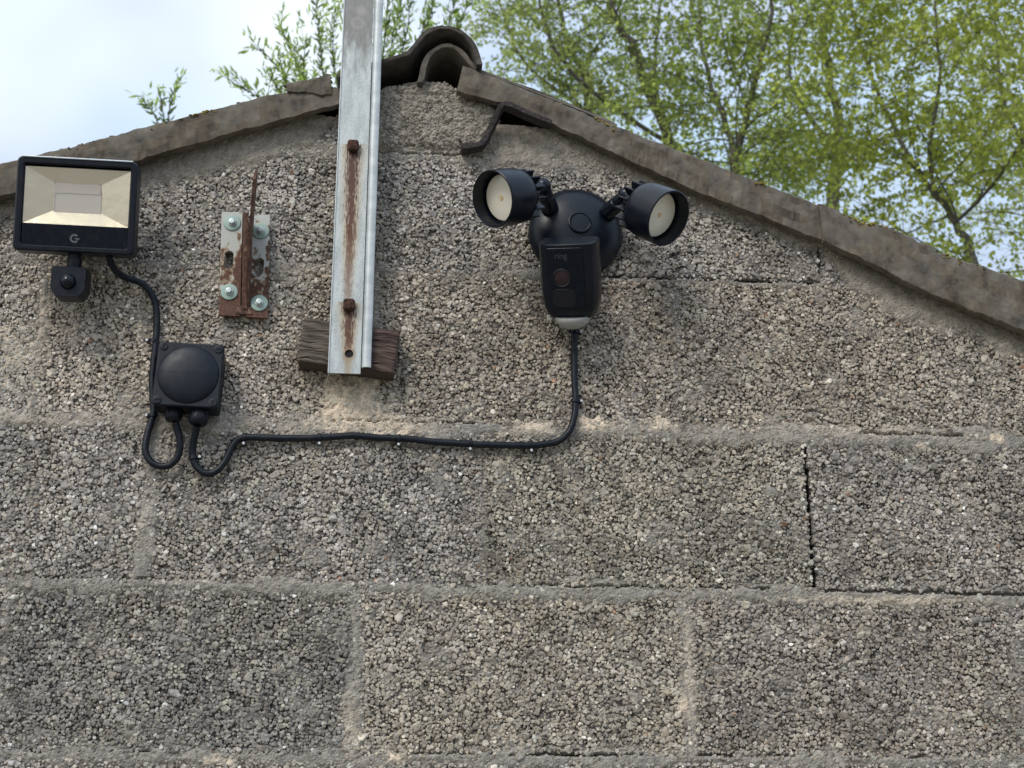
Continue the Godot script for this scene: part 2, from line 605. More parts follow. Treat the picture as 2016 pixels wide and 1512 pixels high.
func make_wall() -> void:
	parge_w = PackedVector2Array([Vector2(-0.82003, 2.81055) * Vector2(1, 0) + Vector2(0, 0.05), Vector2(-0.6042, 2.82208) * Vector2(1, 0) + Vector2(0, 0.05), Vector2(-0.38423, 2.83382) * Vector2(1, 0) + Vector2(0, 0.062), Vector2(-0.27265, 2.83978) * Vector2(1, 0) + Vector2(0, 0.062), Vector2(-0.19013, 2.84419) * Vector2(1, 0) + Vector2(0, 0.066),
		Vector2(-0.1411, 2.8468) * Vector2(1, 0) + Vector2(0, 0.046), Vector2(-0.11461, 2.84822) * Vector2(1, 0) + Vector2(0, 0.0), Vector2(0.12265, 2.86089) * Vector2(1, 0) + Vector2(0, 0.0), Vector2(0.13812, 2.86171) * Vector2(1, 0) + Vector2(0, 0.066), Vector2(0.21579, 2.86586) * Vector2(1, 0) + Vector2(0, 0.055),
		Vector2(0.26264, 2.86836) * Vector2(1, 0) + Vector2(0, 0.042), Vector2(0.45984, 2.87889) * Vector2(1, 0) + Vector2(0, 0.036), Vector2(0.61998, 2.88744) * Vector2(1, 0) + Vector2(0, 0.036), Vector2(0.64419, 2.88874) * Vector2(1, 0) + Vector2(0, 0.074), Vector2(0.70085, 2.89176) * Vector2(1, 0) + Vector2(0, 0.084),
		Vector2(0.78227, 2.89611) * Vector2(1, 0) + Vector2(0, 0.066), Vector2(0.96002, 2.9056) * Vector2(1, 0) + Vector2(0, 0.068), Vector2(1.28253, 2.92282) * Vector2(1, 0) + Vector2(0, 0.05)])
	var wall := thing("gable_wall", "weathered grey gable wall of rough pebbly concrete blocks under a low pitched roof", "wall")
	var grain := noise_tex(512, 0.05, [], [], 71, 5)
	var cement := mat(Color(1, 1, 1), 0.95)
	cement.albedo_texture = noise_tex(512, 0.04, [0.0, 0.5, 1.0], [Color(0.060, 0.053, 0.046), Color(0.105, 0.094, 0.082), Color(0.16, 0.145, 0.125)], 8)
	world_mapped(cement, 6.0)
	bumpy(cement, grain, 2.0)
	var stone := mat(Color(1, 1, 1), 0.86, 0.0, true)
	stone.metallic_specular = 0.42
	var rock_a := rock(3, true)
	var rock_b := rock(8, true)
	var gable := PackedVector2Array(top_line)
	gable.append(Vector2(2.0, 0.0))
	gable.append(Vector2(-1.9, 0.0))
	# the blocks of the courses in view, each with its own stones
	var edges := [[-1.22, -0.775, -0.33, 0.1125, 0.5615, 1.005, 1.45], [-0.94, -0.495, -0.05, 0.385, 0.83, 1.275], [-0.775, -0.33, 0.1125, 0.5615, 1.005, 1.45], [-0.94, -0.495, -0.05, 0.385, 0.83, 1.275], [-0.775, -0.33, 0.1125, 0.5615, 1.005], [-0.33, -0.06, 0.385]]
	for j in BEDS.size():
		var y0 := BEDS[j] + 0.005
		var y1 := (BEDS[j + 1] if j + 1 < BEDS.size() else 2.83) - 0.005
		for i in edges[j].size() - 1:
			var x0: float = edges[j][i] + 0.004
			var x1: float = edges[j][i + 1] - 0.004
			var cut := Geometry2D.intersect_polygons(PackedVector2Array([Vector2(x0, y0), Vector2(x1, y0), Vector2(x1, y1), Vector2(x0, y1)]), gable)
			if cut.is_empty():
				continue
			var geo := Geo.new()
			for poly: PackedVector2Array in cut:
				if Geometry2D.is_polygon_clockwise(poly):
					poly.reverse()
				geo.loft([geo.ring(poly, -0.10), geo.ring(poly, -0.0068)])
			var block := part(wall, "concrete_block", geo.mesh(), cement)
			rng.seed = 1000 + j * 50 + i
			var tint := Color(1, 1, 1) * rng.randf_range(0.94, 1.06)
			if j == 1 and i == 1:
				tint = Color(0.76, 0.77, 0.765)
			elif j == 1 and i == 2:
				tint = Color(1.04, 1.02, 0.95)
			elif j == 1 and i == 3:
				tint = Color(0.88, 0.86, 0.83)
			elif j == 2 and i == 3:
				tint = Color(0.90, 0.89, 0.88)
			elif j == 2 and i == 2:
				tint = Color(0.93, 0.92, 0.86)
			elif j == 3 and i == 1:
				tint = Color(1.18, 1.14, 1.08)
			elif j == 3 and i >= 2:
				tint = Color(0.98, 0.94, 0.88)
			for layer in 2:
				var buf := PackedFloat32Array()
				var cell := 0.0041 if layer == 0 else 0.0038
				var count := 0
				var lo_x := maxf(x0 - 0.0035, -0.80)
				var hi_x := minf(x1 + 0.0045, 1.14)
				var lo_y := maxf(y0 - 0.0045, 1.62)
				var nx := int((hi_x - lo_x) / cell)
				var ny := int((y1 + 0.0045 - lo_y) / cell)
				for b in maxi(ny, 0):
					for a in maxi(nx, 0):
						var x := lo_x + (a + 0.5 * (b % 2) + rng.randf_range(0.05, 0.95)) * cell
						var y := lo_y + (b + rng.randf_range(0.05, 0.95)) * cell
						if x > hi_x - 0.001 or y > pl(x, top_line) - 0.006:
							continue
						var m := mortar(x, y)
						var proud := 0.0
						if m > 0.0002:
							if layer == 0 or m > 0.0022 or rng.randf() > 0.42:
								continue
							proud = 0.0012
						if cracked(x, y) > 0.02:
							continue
						if layer == 1 and n_c.get_noise_2d(x * 75.0 + 300.0, y * 75.0) < -0.40:
							continue   # a void where a stone has dropped out
						var r := 0.0015 + 0.0016 * pow(rng.randf(), 1.5)
						if rng.randf() < 0.03:
							r *= 1.7
						if layer == 0:
							r = rng.randf_range(0.0020, 0.0028)
						var z := -0.0052 - 0.001 * rng.randf() if layer == 0 else -0.0024 + proud + rng.randf_range(-0.0013, 0.0011) + 0.0011 * n_a.get_noise_2d(x * 22.0, y * 22.0)
						var bs := Basis.from_euler(Vector3(rng.randf_range(-0.5, 0.5), rng.randf_range(-0.5, 0.5), rng.randf() * TAU)) * Basis.from_scale(Vector3(rng.randf_range(0.85, 1.35), rng.randf_range(0.7, 1.0), rng.randf_range(0.6, 0.85)) * r)
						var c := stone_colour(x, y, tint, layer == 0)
						buf.append_array(PackedFloat32Array([bs.x.x, bs.y.x, bs.z.x, x, bs.x.y, bs.y.y, bs.z.y, y, bs.x.z, bs.y.z, bs.z.z, z, c.r, c.g, c.b, 1.0]))
						count += 1
				if count == 0:
					continue
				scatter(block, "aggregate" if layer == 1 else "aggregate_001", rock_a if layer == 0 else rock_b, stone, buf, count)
	# mortar: one sheet of real relief, gone where it lies below the face of the blocks
	var step := 0.0020
	var ox := -0.84
	var oy := 1.60
	var nx := int(2.02 / step)
	var ny := int(1.17 / step)
	var hs := PackedFloat32Array()
	hs.resize((nx + 1) * (ny + 1))
	for j in ny + 1:
		for i in nx + 1:
			var x := ox + i * step
			var y := oy + j * step
			hs[j * (nx + 1) + i] = mortar(x, y) if y < pl(x, top_line) else -1.0
	var ids := PackedInt32Array()
	ids.resize(hs.size())
	ids.fill(-1)
	var v := PackedVector3Array()
	var c := PackedColorArray()
	var ix := PackedInt32Array()
	for j in ny:
		for i in nx:
			var q := [j * (nx + 1) + i, j * (nx + 1) + i + 1, (j + 1) * (nx + 1) + i + 1, (j + 1) * (nx + 1) + i]
			var lowest := minf(minf(hs[q[0]], hs[q[1]]), minf(hs[q[2]], hs[q[3]]))
			var highest := maxf(maxf(hs[q[0]], hs[q[1]]), maxf(hs[q[2]], hs[q[3]]))
			if lowest < -0.9 or highest < -0.0052:
				continue
			for t: int in q:
				if ids[t] < 0:
					ids[t] = v.size()
					var x := ox + (t % (nx + 1)) * step
					var y := oy + (t / (nx + 1)) * step
					v.append(Vector3(x, y, hs[t]))
					var a := n_a.get_noise_2d(x * 9.0, y * 9.0)
					var col := Color(0.345, 0.312, 0.268).lerp(Color(0.275, 0.253, 0.225), clampf(0.5 - 1.5 * a, 0.0, 1.0))
					if pl(x, top_line) - y < pl(x, parge_w) + 0.02 and y > 2.32:
						col = Color(0.375, 0.328, 0.270).lerp(Color(0.295, 0.258, 0.217), clampf(0.5 - 1.5 * a, 0.0, 1.0))
					elif y < 2.0:
						col = col.lerp(Color(0.285, 0.268, 0.232), 0.6)
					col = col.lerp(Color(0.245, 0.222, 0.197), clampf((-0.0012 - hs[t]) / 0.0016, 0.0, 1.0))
					col = col.lerp(Color(0.80, 0.65, 0.49), wash(x, y) * 0.95)
					c.append(col * (1.0 + 0.35 * n_b.get_noise_2d(x * 60.0, y * 60.0) + 0.4 * n_c.get_noise_2d(x * 240.0, y * 240.0)))
			ix.append_array(PackedInt32Array([ids[q[0]], ids[q[2]], ids[q[1]], ids[q[0]], ids[q[3]], ids[q[2]]]))
	var mortar_mat := mat(Color(1, 1, 1), 0.95, 0.0, true)
	world_mapped(mortar_mat, 11.0)
	bumpy(mortar_mat, grain, 1.6)
	part(wall, "mortar_joint", indexed(v, c, PackedVector2Array(), ix), mortar_mat, "sandy mortar smeared along the joints and under the roof edge")
	# grit that stands out of the mortar, of its own colour
	var mortar_part: Node3D = wall.get_node("mortar_joint")
	rng.seed = 515
	var grit := PackedFloat32Array()
	var n_grit := 0
	var gy := 1.62
	while gy < 2.76:
		var gx := -0.70
		while gx < 1.10:
			var x := gx + rng.randf() * 0.0045
			var y := gy + rng.randf() * 0.0045
			gx += 0.0045
			if y > pl(x, top_line) - 0.004:
				continue
			var q := Vector2i(roundi((x - ox) / step), roundi((y - oy) / step))
			var m := hs[q.y * (nx + 1) + q.x]
			if m < -0.0015 or m > 0.01:
				continue
			var keep := 0.5 + 0.9 * n_a.get_noise_2d(x * 16.0, y * 16.0) - (0.35 if pl(x, top_line) - y < pl(x, parge_w) else 0.0)
			if rng.randf() > keep:
				continue
			var r := rng.randf_range(0.0010, 0.0024)
			var bs := Basis.from_euler(Vector3(rng.randf(), rng.randf(), rng.randf() * TAU)) * Basis.from_scale(Vector3(1.1, 0.85, 0.7) * r)
			var col := Color(0.335, 0.298, 0.245) * rng.randf_range(0.75, 1.35)
			col = col.lerp(Color(0.60, 0.515, 0.40), wash(x, y) * 0.85)
			grit.append_array(PackedFloat32Array([bs.x.x, bs.y.x, bs.z.x, x, bs.x.y, bs.y.y, bs.z.y, y, bs.x.z, bs.y.z, bs.z.z, m - r * rng.randf_range(0.0, 0.6), col.r, col.g, col.b, 1.0]))
			n_grit += 1
		gy += 0.0045
	scatter(mortar_part, "grit", rock_b, stone, grit, n_grit)
	# knobbly concrete fill at the crest
	var x_l := -0.05841
	var x_r := 0.13707
	var crest_f := func(u: float, w: float) -> Vector3:
		var x := lerpf(x_l, x_r, u)
		var y_low := 2.5985 + 0.003 * n_a.get_noise_2d(x * 20.0, 1.0) + 0.0025 * n_b.get_noise_2d(x * 90.0, 1.0)
		var y_top := pl(x, top_line) + 0.0015 * n_b.get_noise_2d(x * 90.0, 7.0)
		var y := lerpf(y_low, y_top, minf(w / 0.8, 1.0))
		var back := maxf(0.0, w - 0.72) / 0.28
		var edge := minf(minf(u, 1.0 - u) * 14.0, minf(1.0, w * 12.0))
		var bump := -n_cell.get_noise_2d(x * 105.0 + 8.0 * n_b.get_noise_2d(x * 40.0, y * 40.0), y * 118.0)
		return Vector3(x, y + 0.004 * sin(minf(back, 1.0) * PI), 0.0035 * edge - 0.006 * (1.0 - edge) + 0.0052 * (bump - 0.5) * edge + 0.003 * n_a.get_noise_2d(x * 30.0, y * 30.0) + 0.0016 * n_c.get_noise_2d(x * 260.0, y * 260.0) - 0.09 * back * back)
	var crest_c := func(u: float, w: float) -> Color:
		var q: Vector3 = crest_f.call(u, w)
		return Color(0.250, 0.222, 0.185) * (1.0 + 0.35 * n_b.get_noise_2d(q.x * 70.0, q.y * 70.0) + 0.3 * n_c.get_noise_2d(q.x * 300.0, q.y * 300.0))
	var crest := part(wall, "crest_fill", sheet(190, 140, crest_f, crest_c), mortar_mat, "knobbly concrete fill under the ridge")
	grit = PackedFloat32Array()
	n_grit = 0
	for i in 3300:
		var q: Vector3 = crest_f.call(rng.randf_range(0.02, 0.98), rng.randf_range(0.01, 0.84))
		var r := rng.randf_range(0.0020, 0.0046)
		if n_a.get_noise_2d(q.x * 20.0, q.y * 20.0) > 0.22:
			r *= 0.5
		var bs := Basis.from_euler(Vector3(rng.randf(), rng.randf(), rng.randf() * TAU)) * Basis.from_scale(Vector3(1.15, 0.85, 0.8) * r)
		var col := Color(0.325, 0.288, 0.240) * rng.randf_range(0.78, 1.25)
		grit.append_array(PackedFloat32Array([bs.x.x, bs.y.x, bs.z.x, q.x, bs.x.y, bs.y.y, bs.z.y, q.y, bs.x.z, bs.y.z, bs.z.z, q.z - r * rng.randf_range(-0.1, 0.5), col.r, col.g, col.b, 1.0]))
		n_grit += 1
	scatter(crest, "grit", rock_b, stone, grit, n_grit)
	# the rest of the gable below and beside, and the side and back walls
	var geo := Geo.new()
	for poly: PackedVector2Array in Geometry2D.clip_polygons(gable, PackedVector2Array([Vector2(-0.772, 1.524), Vector2(1.272, 1.524), Vector2(1.272, 3.0), Vector2(-0.772, 3.0)])):
		if Geometry2D.is_polygon_clockwise(poly):
			poly.reverse()
		geo.loft([geo.ring(poly, -0.10), geo.ring(poly, -0.009)])
	var low_mat := mat(Color(1, 1, 1), 0.95)
	low_mat.albedo_texture = noise_tex(512, 0.12, [0.2, 0.5, 0.8], [Color(0.10, 0.09, 0.075), Color(0.22, 0.20, 0.17), Color(0.36, 0.33, 0.29)], 9)
	world_mapped(low_mat, 3.0)
	bumpy(low_mat, noise_tex(512, 0.12, [], [], 9), 4.0)
	part(wall, "lower_wall", geo.mesh(), low_mat)
	var sides := Geo.new()
	sides.box(Vector3(-1.85, 1.0, -2.1), Vector3(0.1, 2.0, 4.0))
	sides.box(Vector3(1.95, 0.97, -2.1), Vector3(0.1, 1.94, 4.0))
	var back_ring := PackedVector2Array([Vector2(-1.9, 0), Vector2(2.0, 0), Vector2(2.0, 2.0), Vector2(0.03, 2.72), Vector2(-1.9, 2.06)])
	sides.loft([sides.ring(back_ring, -4.2), sides.ring(back_ring, -4.1)])
	part(wall, "side_wall", sides.mesh(), low_mat)

# ------------------------------------------------------------------ the roof
var crests := []

func edge_board(roof: Node3D, top: PackedVector2Array, low: PackedVector2Array, zf: float, mt: Material, sd: float, label: String, worn: float) -> void:
	var geo := Geo.new()
	geo.crease = 0.6
	var n := 320 if absf(top[-1].x - top[0].x) > 1.0 else 190
	var rings := []
	var shade := []
	var x0 := maxf(top[0].x, low[0].x)
	var x1 := minf(top[-1].x, low[-1].x)
	for i in n + 1:
		var u := float(i) / n
		var xt := lerpf(top[0].x, top[-1].x, u)
		var xb := lerpf(low[0].x, low[-1].x, u)
		var yt := pl(xt, top) + worn * (0.0040 * n_b.get_noise_2d(xt * 15.0, sd) + 0.0022 * n_c.get_noise_2d(xt * 55.0, sd) - 0.008 * maxf(0.0, n_a.get_noise_2d(xt * 13.0, sd + 4.0) - 0.28))
		var yb := pl(xb, low) + 0.0026 * n_b.get_noise_2d(xb * 25.0, sd + 9.0) + 0.0012 * n_c.get_noise_2d(xb * 50.0, sd)
		var r := []
		for q: Vector2 in [Vector2(0.0, -0.012), Vector2(0.0, -0.0035), Vector2(0.025, -0.0005), Vector2(0.25, 0.0), Vector2(0.5, 0.0003), Vector2(0.75, 0.0), Vector2(0.93, -0.0008), Vector2(0.985, -0.003), Vector2(1.0, -0.012), Vector2(1.03, -0.08), Vector2(1.03, -0.17), Vector2(0.88, -0.17), Vector2(0.86, -0.02), Vector2(0.06, -0.014)]:
			var x := lerpf(xb, xt, q.x)
			var y := lerpf(yb, yt, q.x)
			r.append(Vector3(x, y, zf + q.y + (0.0024 * n_b.get_noise_2d(x * 22.0, y * 22.0 + sd) + 0.0014 * n_c.get_noise_2d(x * 90.0, y * 90.0 + sd) if q.y > -0.02 else 0.0)))
		rings.append(r)
	var slope := (top[-1].y - top[0].y) / (top[-1].x - top[0].x)
	for i in n:
		crests.append(rings[i][8])
		for j in 14:
			var a: Vector3 = rings[i][j]
			var across := a.y - slope * a.x
			var st := 1.0 + 0.6 * n_a.get_noise_2d(a.x * 8.0 + sd, across * 20.0) + 0.5 * n_b.get_noise_2d(a.x * 14.0 + sd, across * 75.0) + 0.16 * n_b.get_noise_2d(a.x * 60.0, sd) + 0.25 * n_c.get_noise_2d(a.x * 200.0, a.y * 120.0)
			if j >= 5 and j <= 9:   # worn and crusted along the top
				st *= 1.0 + 0.9 * clampf(n_b.get_noise_2d(a.x * 22.0, sd) + 0.15, -0.4, 0.6)
			geo.col = Color(st * 1.06, st * 0.985, st * 0.885)
			geo.quad(rings[i][j], rings[i][(j + 1) % 14], rings[i + 1][(j + 1) % 14], rings[i + 1][j])
	geo.col = Color(2.1, 2.0, 1.85)
	geo.cap(rings[0], true)
	geo.cap(rings[n], false)
	part(roof, "barge_board", geo.mesh(), mt, label)

func make_roof() -> void:
	var roof := thing("shed_roof", "low pitched shed roof of stained grey fibre cement with rolled ridge and barge boards", "roof")
	var grain := noise_tex(512, 0.035, [], [], 61, 5)
	var fibre := mat(Color(1, 1, 1), 0.92)
	fibre.albedo_texture = noise_tex(1024, 0.010, [0.12, 0.36, 0.52, 0.66, 0.92], [Color(0.055, 0.047, 0.039), Color(0.112, 0.096, 0.078), Color(0.130, 0.112, 0.091), Color(0.148, 0.128, 0.104), Color(0.215, 0.19, 0.155)], 15, 8, 0.62)
	fibre.vertex_color_use_as_albedo = true
	world_mapped(fibre, 2.6)
	bumpy(fibre, grain, 1.6)
	var fibre_dark := mat(Color(1, 1, 1), 0.92)
	fibre_dark.albedo_texture = noise_tex(512, 0.02, [0.25, 0.5, 0.8], [Color(0.040, 0.034, 0.028), Color(0.075, 0.064, 0.052), Color(0.13, 0.112, 0.09)], 19, 7, 0.68)
	fibre_dark.vertex_color_use_as_albedo = true
	world_mapped(fibre_dark, 2.6)
	bumpy(fibre_dark, grain, 1.6)
	# left board and the lapped piece at its upper end
	edge_board(roof, PackedVector2Array([Vector2(-0.73583, 2.48313) + Vector2(-1.15, -0.42), Vector2(-0.73583, 2.48313), Vector2(-0.56561, 2.54222), Vector2(-0.50991, 2.5596), Vector2(-0.43483, 2.58598), Vector2(-0.36287, 2.61173), Vector2(-0.28076, 2.63989), Vector2(-0.17813, 2.67435), Vector2(-0.12206, 2.69117), Vector2(-0.11157, 2.68498), Vector2(-0.0983, 2.68226)]),
		PackedVector2Array([Vector2(-0.72855, 2.43077) + Vector2(-1.15, -0.42), Vector2(-0.72855, 2.43077), Vector2(-0.55989, 2.49085), Vector2(-0.37793, 2.55325), Vector2(-0.27755, 2.5912), Vector2(-0.14597, 2.63861), Vector2(-0.09451, 2.65913)]), 0.030, fibre, 3.0, "long stained board on the left slope", 0.45)
	edge_board(roof, PackedVector2Array([Vector2(-0.17756, 2.68285), Vector2(-0.15822, 2.68877), Vector2(-0.11508, 2.70338)]), PackedVector2Array([Vector2(-0.17553, 2.67131), Vector2(-0.11219, 2.66763)]), 0.034, fibre, 5.0, "short lapped end piece beside the metal post", 1.0)
	# right boards
	edge_board(roof, PackedVector2Array([Vector2(0.07801, 2.73192), Vector2(0.14399, 2.70616), Vector2(0.29461, 2.64484), Vector2(0.40652, 2.60144), Vector2(0.51776, 2.55661), Vector2(0.62477, 2.51434)]),
		PackedVector2Array([Vector2(0.06884, 2.6874), Vector2(0.14402, 2.66736), Vector2(0.20345, 2.64162), Vector2(0.25598, 2.61651), Vector2(0.40421, 2.54307), Vector2(0.47811, 2.51516), Vector2(0.62053, 2.45706)]), 0.026, fibre, 7.0, "upper barge board on the right slope with a pale sawn end", 0.55)
	edge_board(roof, PackedVector2Array([Vector2(0.59523, 2.52492), Vector2(0.64635, 2.50583), Vector2(0.75271, 2.46714), Vector2(0.7598, 2.46259), Vector2(0.7643, 2.45476), Vector2(0.82214, 2.43927), Vector2(0.88876, 2.41537), Vector2(1.09309, 2.3403), Vector2(1.09309, 2.3403) + Vector2(0.85, -0.33)]),
		PackedVector2Array([Vector2(0.59847, 2.46472), Vector2(0.6707, 2.42763), Vector2(0.75655, 2.38264), Vector2(0.87935, 2.3353), Vector2(1.07871, 2.24554) + Vector2(0.0, 0.004), Vector2(1.07871, 2.24554) + Vector2(0.85, -0.33)]), 0.032, fibre, 11.0, "lower barge board on the right slope with a chipped top edge", 1.3)
	# the two lapped ridge pieces
	var outer := [Vector2(-0.10617, 2.70178), Vector2(-0.07878, 2.71402), Vector2(-0.04978, 2.72725), Vector2(-0.0242, 2.73614), Vector2(-0.00736, 2.74378), Vector2(0.00273, 2.75708), Vector2(0.01283, 2.77217), Vector2(0.02676, 2.78494), Vector2(0.04388, 2.791), Vector2(0.06188, 2.7902), Vector2(0.07848, 2.78241), Vector2(0.09211, 2.76845), Vector2(0.09973, 2.75081), Vector2(0.10587, 2.72808)]
	var inner := [Vector2(0.01084, 2.70338), Vector2(0.01289, 2.71195), Vector2(0.01691, 2.73429), Vector2(0.02551, 2.75356), Vector2(0.03879, 2.76629), Vector2(0.05377, 2.7705), Vector2(0.06888, 2.76693), Vector2(0.08256, 2.75553), Vector2(0.09323, 2.73972), Vector2(0.1106, 2.72687), Vector2(0.15196, 2.71178), Vector2(0.23445, 2.67998), Vector2(0.28674, 2.6579), Vector2(0.30606, 2.647)]
	for k in 2:
		var line: Array = [outer, inner][k]
		var zf: float = [0.036, 0.02][k]
		var fine := []
		for i in line.size() - 1:
			for s in 5:
				fine.append(line[i].cubic_interpolate(line[i + 1], line[maxi(i - 1, 0)], line[mini(i + 2, line.size() - 1)], s / 5.0))
		fine.append(line[-1])
		var under := []
		for i in fine.size():
			var d: Vector2 = (fine[mini(i + 1, fine.size() - 1)] - fine[maxi(i - 1, 0)]).normalized()
			under.append(fine[i] + Vector2(d.y, -d.x) * (0.0085 + 0.0015 * n_b.get_noise_2d(fine[i].x * 60.0, k * 5.0)))
		var geo := Geo.new()
		geo.crease = 0.55
		var rings := []
		for z: float in [-1.2, -0.6, -0.25, -0.1, -0.03, zf - 0.02, zf - 0.003, zf]:
			var r := []
			var inset := 0.0016 if z == zf else 0.0
			for i in fine.size():
				r.append(Vector3(fine[i].x, fine[i].y - inset + 0.0012 * n_b.get_noise_2d(fine[i].x * 50.0, z * 50.0), z + 0.0025 * n_b.get_noise_2d(fine[i].x * 45.0, 3.0 + k)))
			for i in range(under.size() - 1, -1, -1):
				r.append(Vector3(under[i].x, under[i].y + inset, z + 0.0025 * n_b.get_noise_2d(under[i].x * 45.0, 3.0 + k)))
			r.reverse()
			rings.append(r)
		geo.loft(rings.slice(0, 7), true, false)
		geo.col = Color(1.75, 1.7, 1.55)   # fresh broken rim
		geo.loft(rings.slice(6), false, true)
		part(roof, "ridge_cap", geo.mesh(), [fibre_dark, fibre][k], ["outer rolled ridge cap with a wing on the left slope", "inner rolled ridge cap with a wing on the right slope"][k])
	# corrugated sheets down both slopes
	for s in [-1.0, 1.0]:
		var top_f := func(u: float, w: float) -> Vector3:
			var x: float = 0.03 + s * u * 2.12
			return Vector3(x, 2.745 - 0.372 * u * 2.12 + 0.018 * sin(TAU * w * 4.25 / 0.146), 0.0 - 0.06 - w * 4.25)
		part(roof, "roof_sheet", sheet(12, 232, top_f, func(_u: float, _w: float) -> Color: return Color(1, 1, 1)), fibre)
	# lichen and moss on the edges
	var lichen := mat(Color(0.33, 0.25, 0.055), 0.95)
	var moss := mat(Color(0.10, 0.105, 0.045), 0.98)
	var clump := rock(21, false)
	rng.seed = 77
	# crumbs of moss and mortar along the upper edges
	for kind in 2:
		for bed in 4:
			var crumbs := Geo.new()
			for i in 130:
				var at: Vector3 = crests[bed * crests.size() / 4 + rng.randi() % (crests.size() / 4)]
				if n_b.get_noise_2d(at.x * 14.0, kind * 7.0) < 0.0:
					continue
				var sz := rng.randf_range(0.0012, 0.0032)
				crumbs.ellipsoid(at + Vector3(rng.randf_range(-0.002, 0.002), rng.randf_range(-0.0028, -0.0006), rng.randf_range(-0.012, 0.008)), Vector3(sz * rng.randf_range(1.0, 2.2), sz * rng.randf_range(0.5, 0.9), sz), 6)
			if crumbs.p.size():
				part(roof, ["moss", "mortar_crumb"][kind], crumbs.mesh(), [moss, mat(Color(0.20, 0.17, 0.125), 0.95)][kind]).set_meta("kind", "stuff")
	var spots := [[Vector3(0.29348, 2.64841, 0.024), 50, 0.018, 0], [Vector3(0.61614, 2.51534, 0.03), 30, 0.010, 0], [Vector3(0.65282, 2.50379, 0.03), 80, 0.020, 0], [Vector3(0.68933, 2.49063, 0.03), 40, 0.018, 0], [Vector3(0.51534, 2.55834, 0.024), 25, 0.012, 0], [Vector3(0.79084, 2.44941, 0.03), 30, 0.016, 0], [Vector3(-0.29305, 2.638, 0.028), 30, 0.02, 0], [Vector3(0.6299, 2.49987, 0.05), 12, 0.008, 1], [Vector3(0.08728, 2.78054, 0.026), 7, 0.004, 0], [Vector3(0.21947, 2.68522, 0.02), 10, 0.010, 1], [Vector3(-0.33959, 2.6137, 0.04), 14, 0.03, 1], [Vector3(-0.17869, 2.67016, 0.04), 10, 0.02, 1], [Vector3(-0.44217, 2.57946, 0.04), 12, 0.03, 1], [Vector3(0.02769, 2.78963, 0.026), 7, 0.005, 1], [Vector3(0.82294, 2.43422, 0.04), 12, 0.02, 1]]
	for sp: Array in spots:
		var geo := Geo.new()
		var near: Vector3 = crests[0]
		for q: Vector3 in crests:
			if Vector2(q.x, q.y).distance_to(Vector2(sp[0].x, sp[0].y)) < Vector2(near.x, near.y).distance_to(Vector2(sp[0].x, sp[0].y)):
				near = q
		if near.distance_to(sp[0]) < 0.05:
			sp[0] = near + Vector3(0, -0.001, 0.0125)
		for i in sp[1]:
			var right: bool = sp[0].x > 0.1
			var t := rng.randf_range(-1.0, 1.0)
			var at: Vector3 = sp[0] + Vector3(t * sp[2], (-0.39 if right else 0.366) * t * sp[2] + -absf(rng.randfn(0.0, 0.0042)), rng.randf_range(-0.012, 0.0))
			geo.ellipsoid(at, Vector3(rng.randf_range(0.0012, 0.0034), rng.randf_range(0.0008, 0.0016), rng.randf_range(0.0015, 0.003)), 6)
		part(roof, "lichen" if sp[3] == 0 else "moss", geo.mesh(), lichen if sp[3] == 0 else moss)

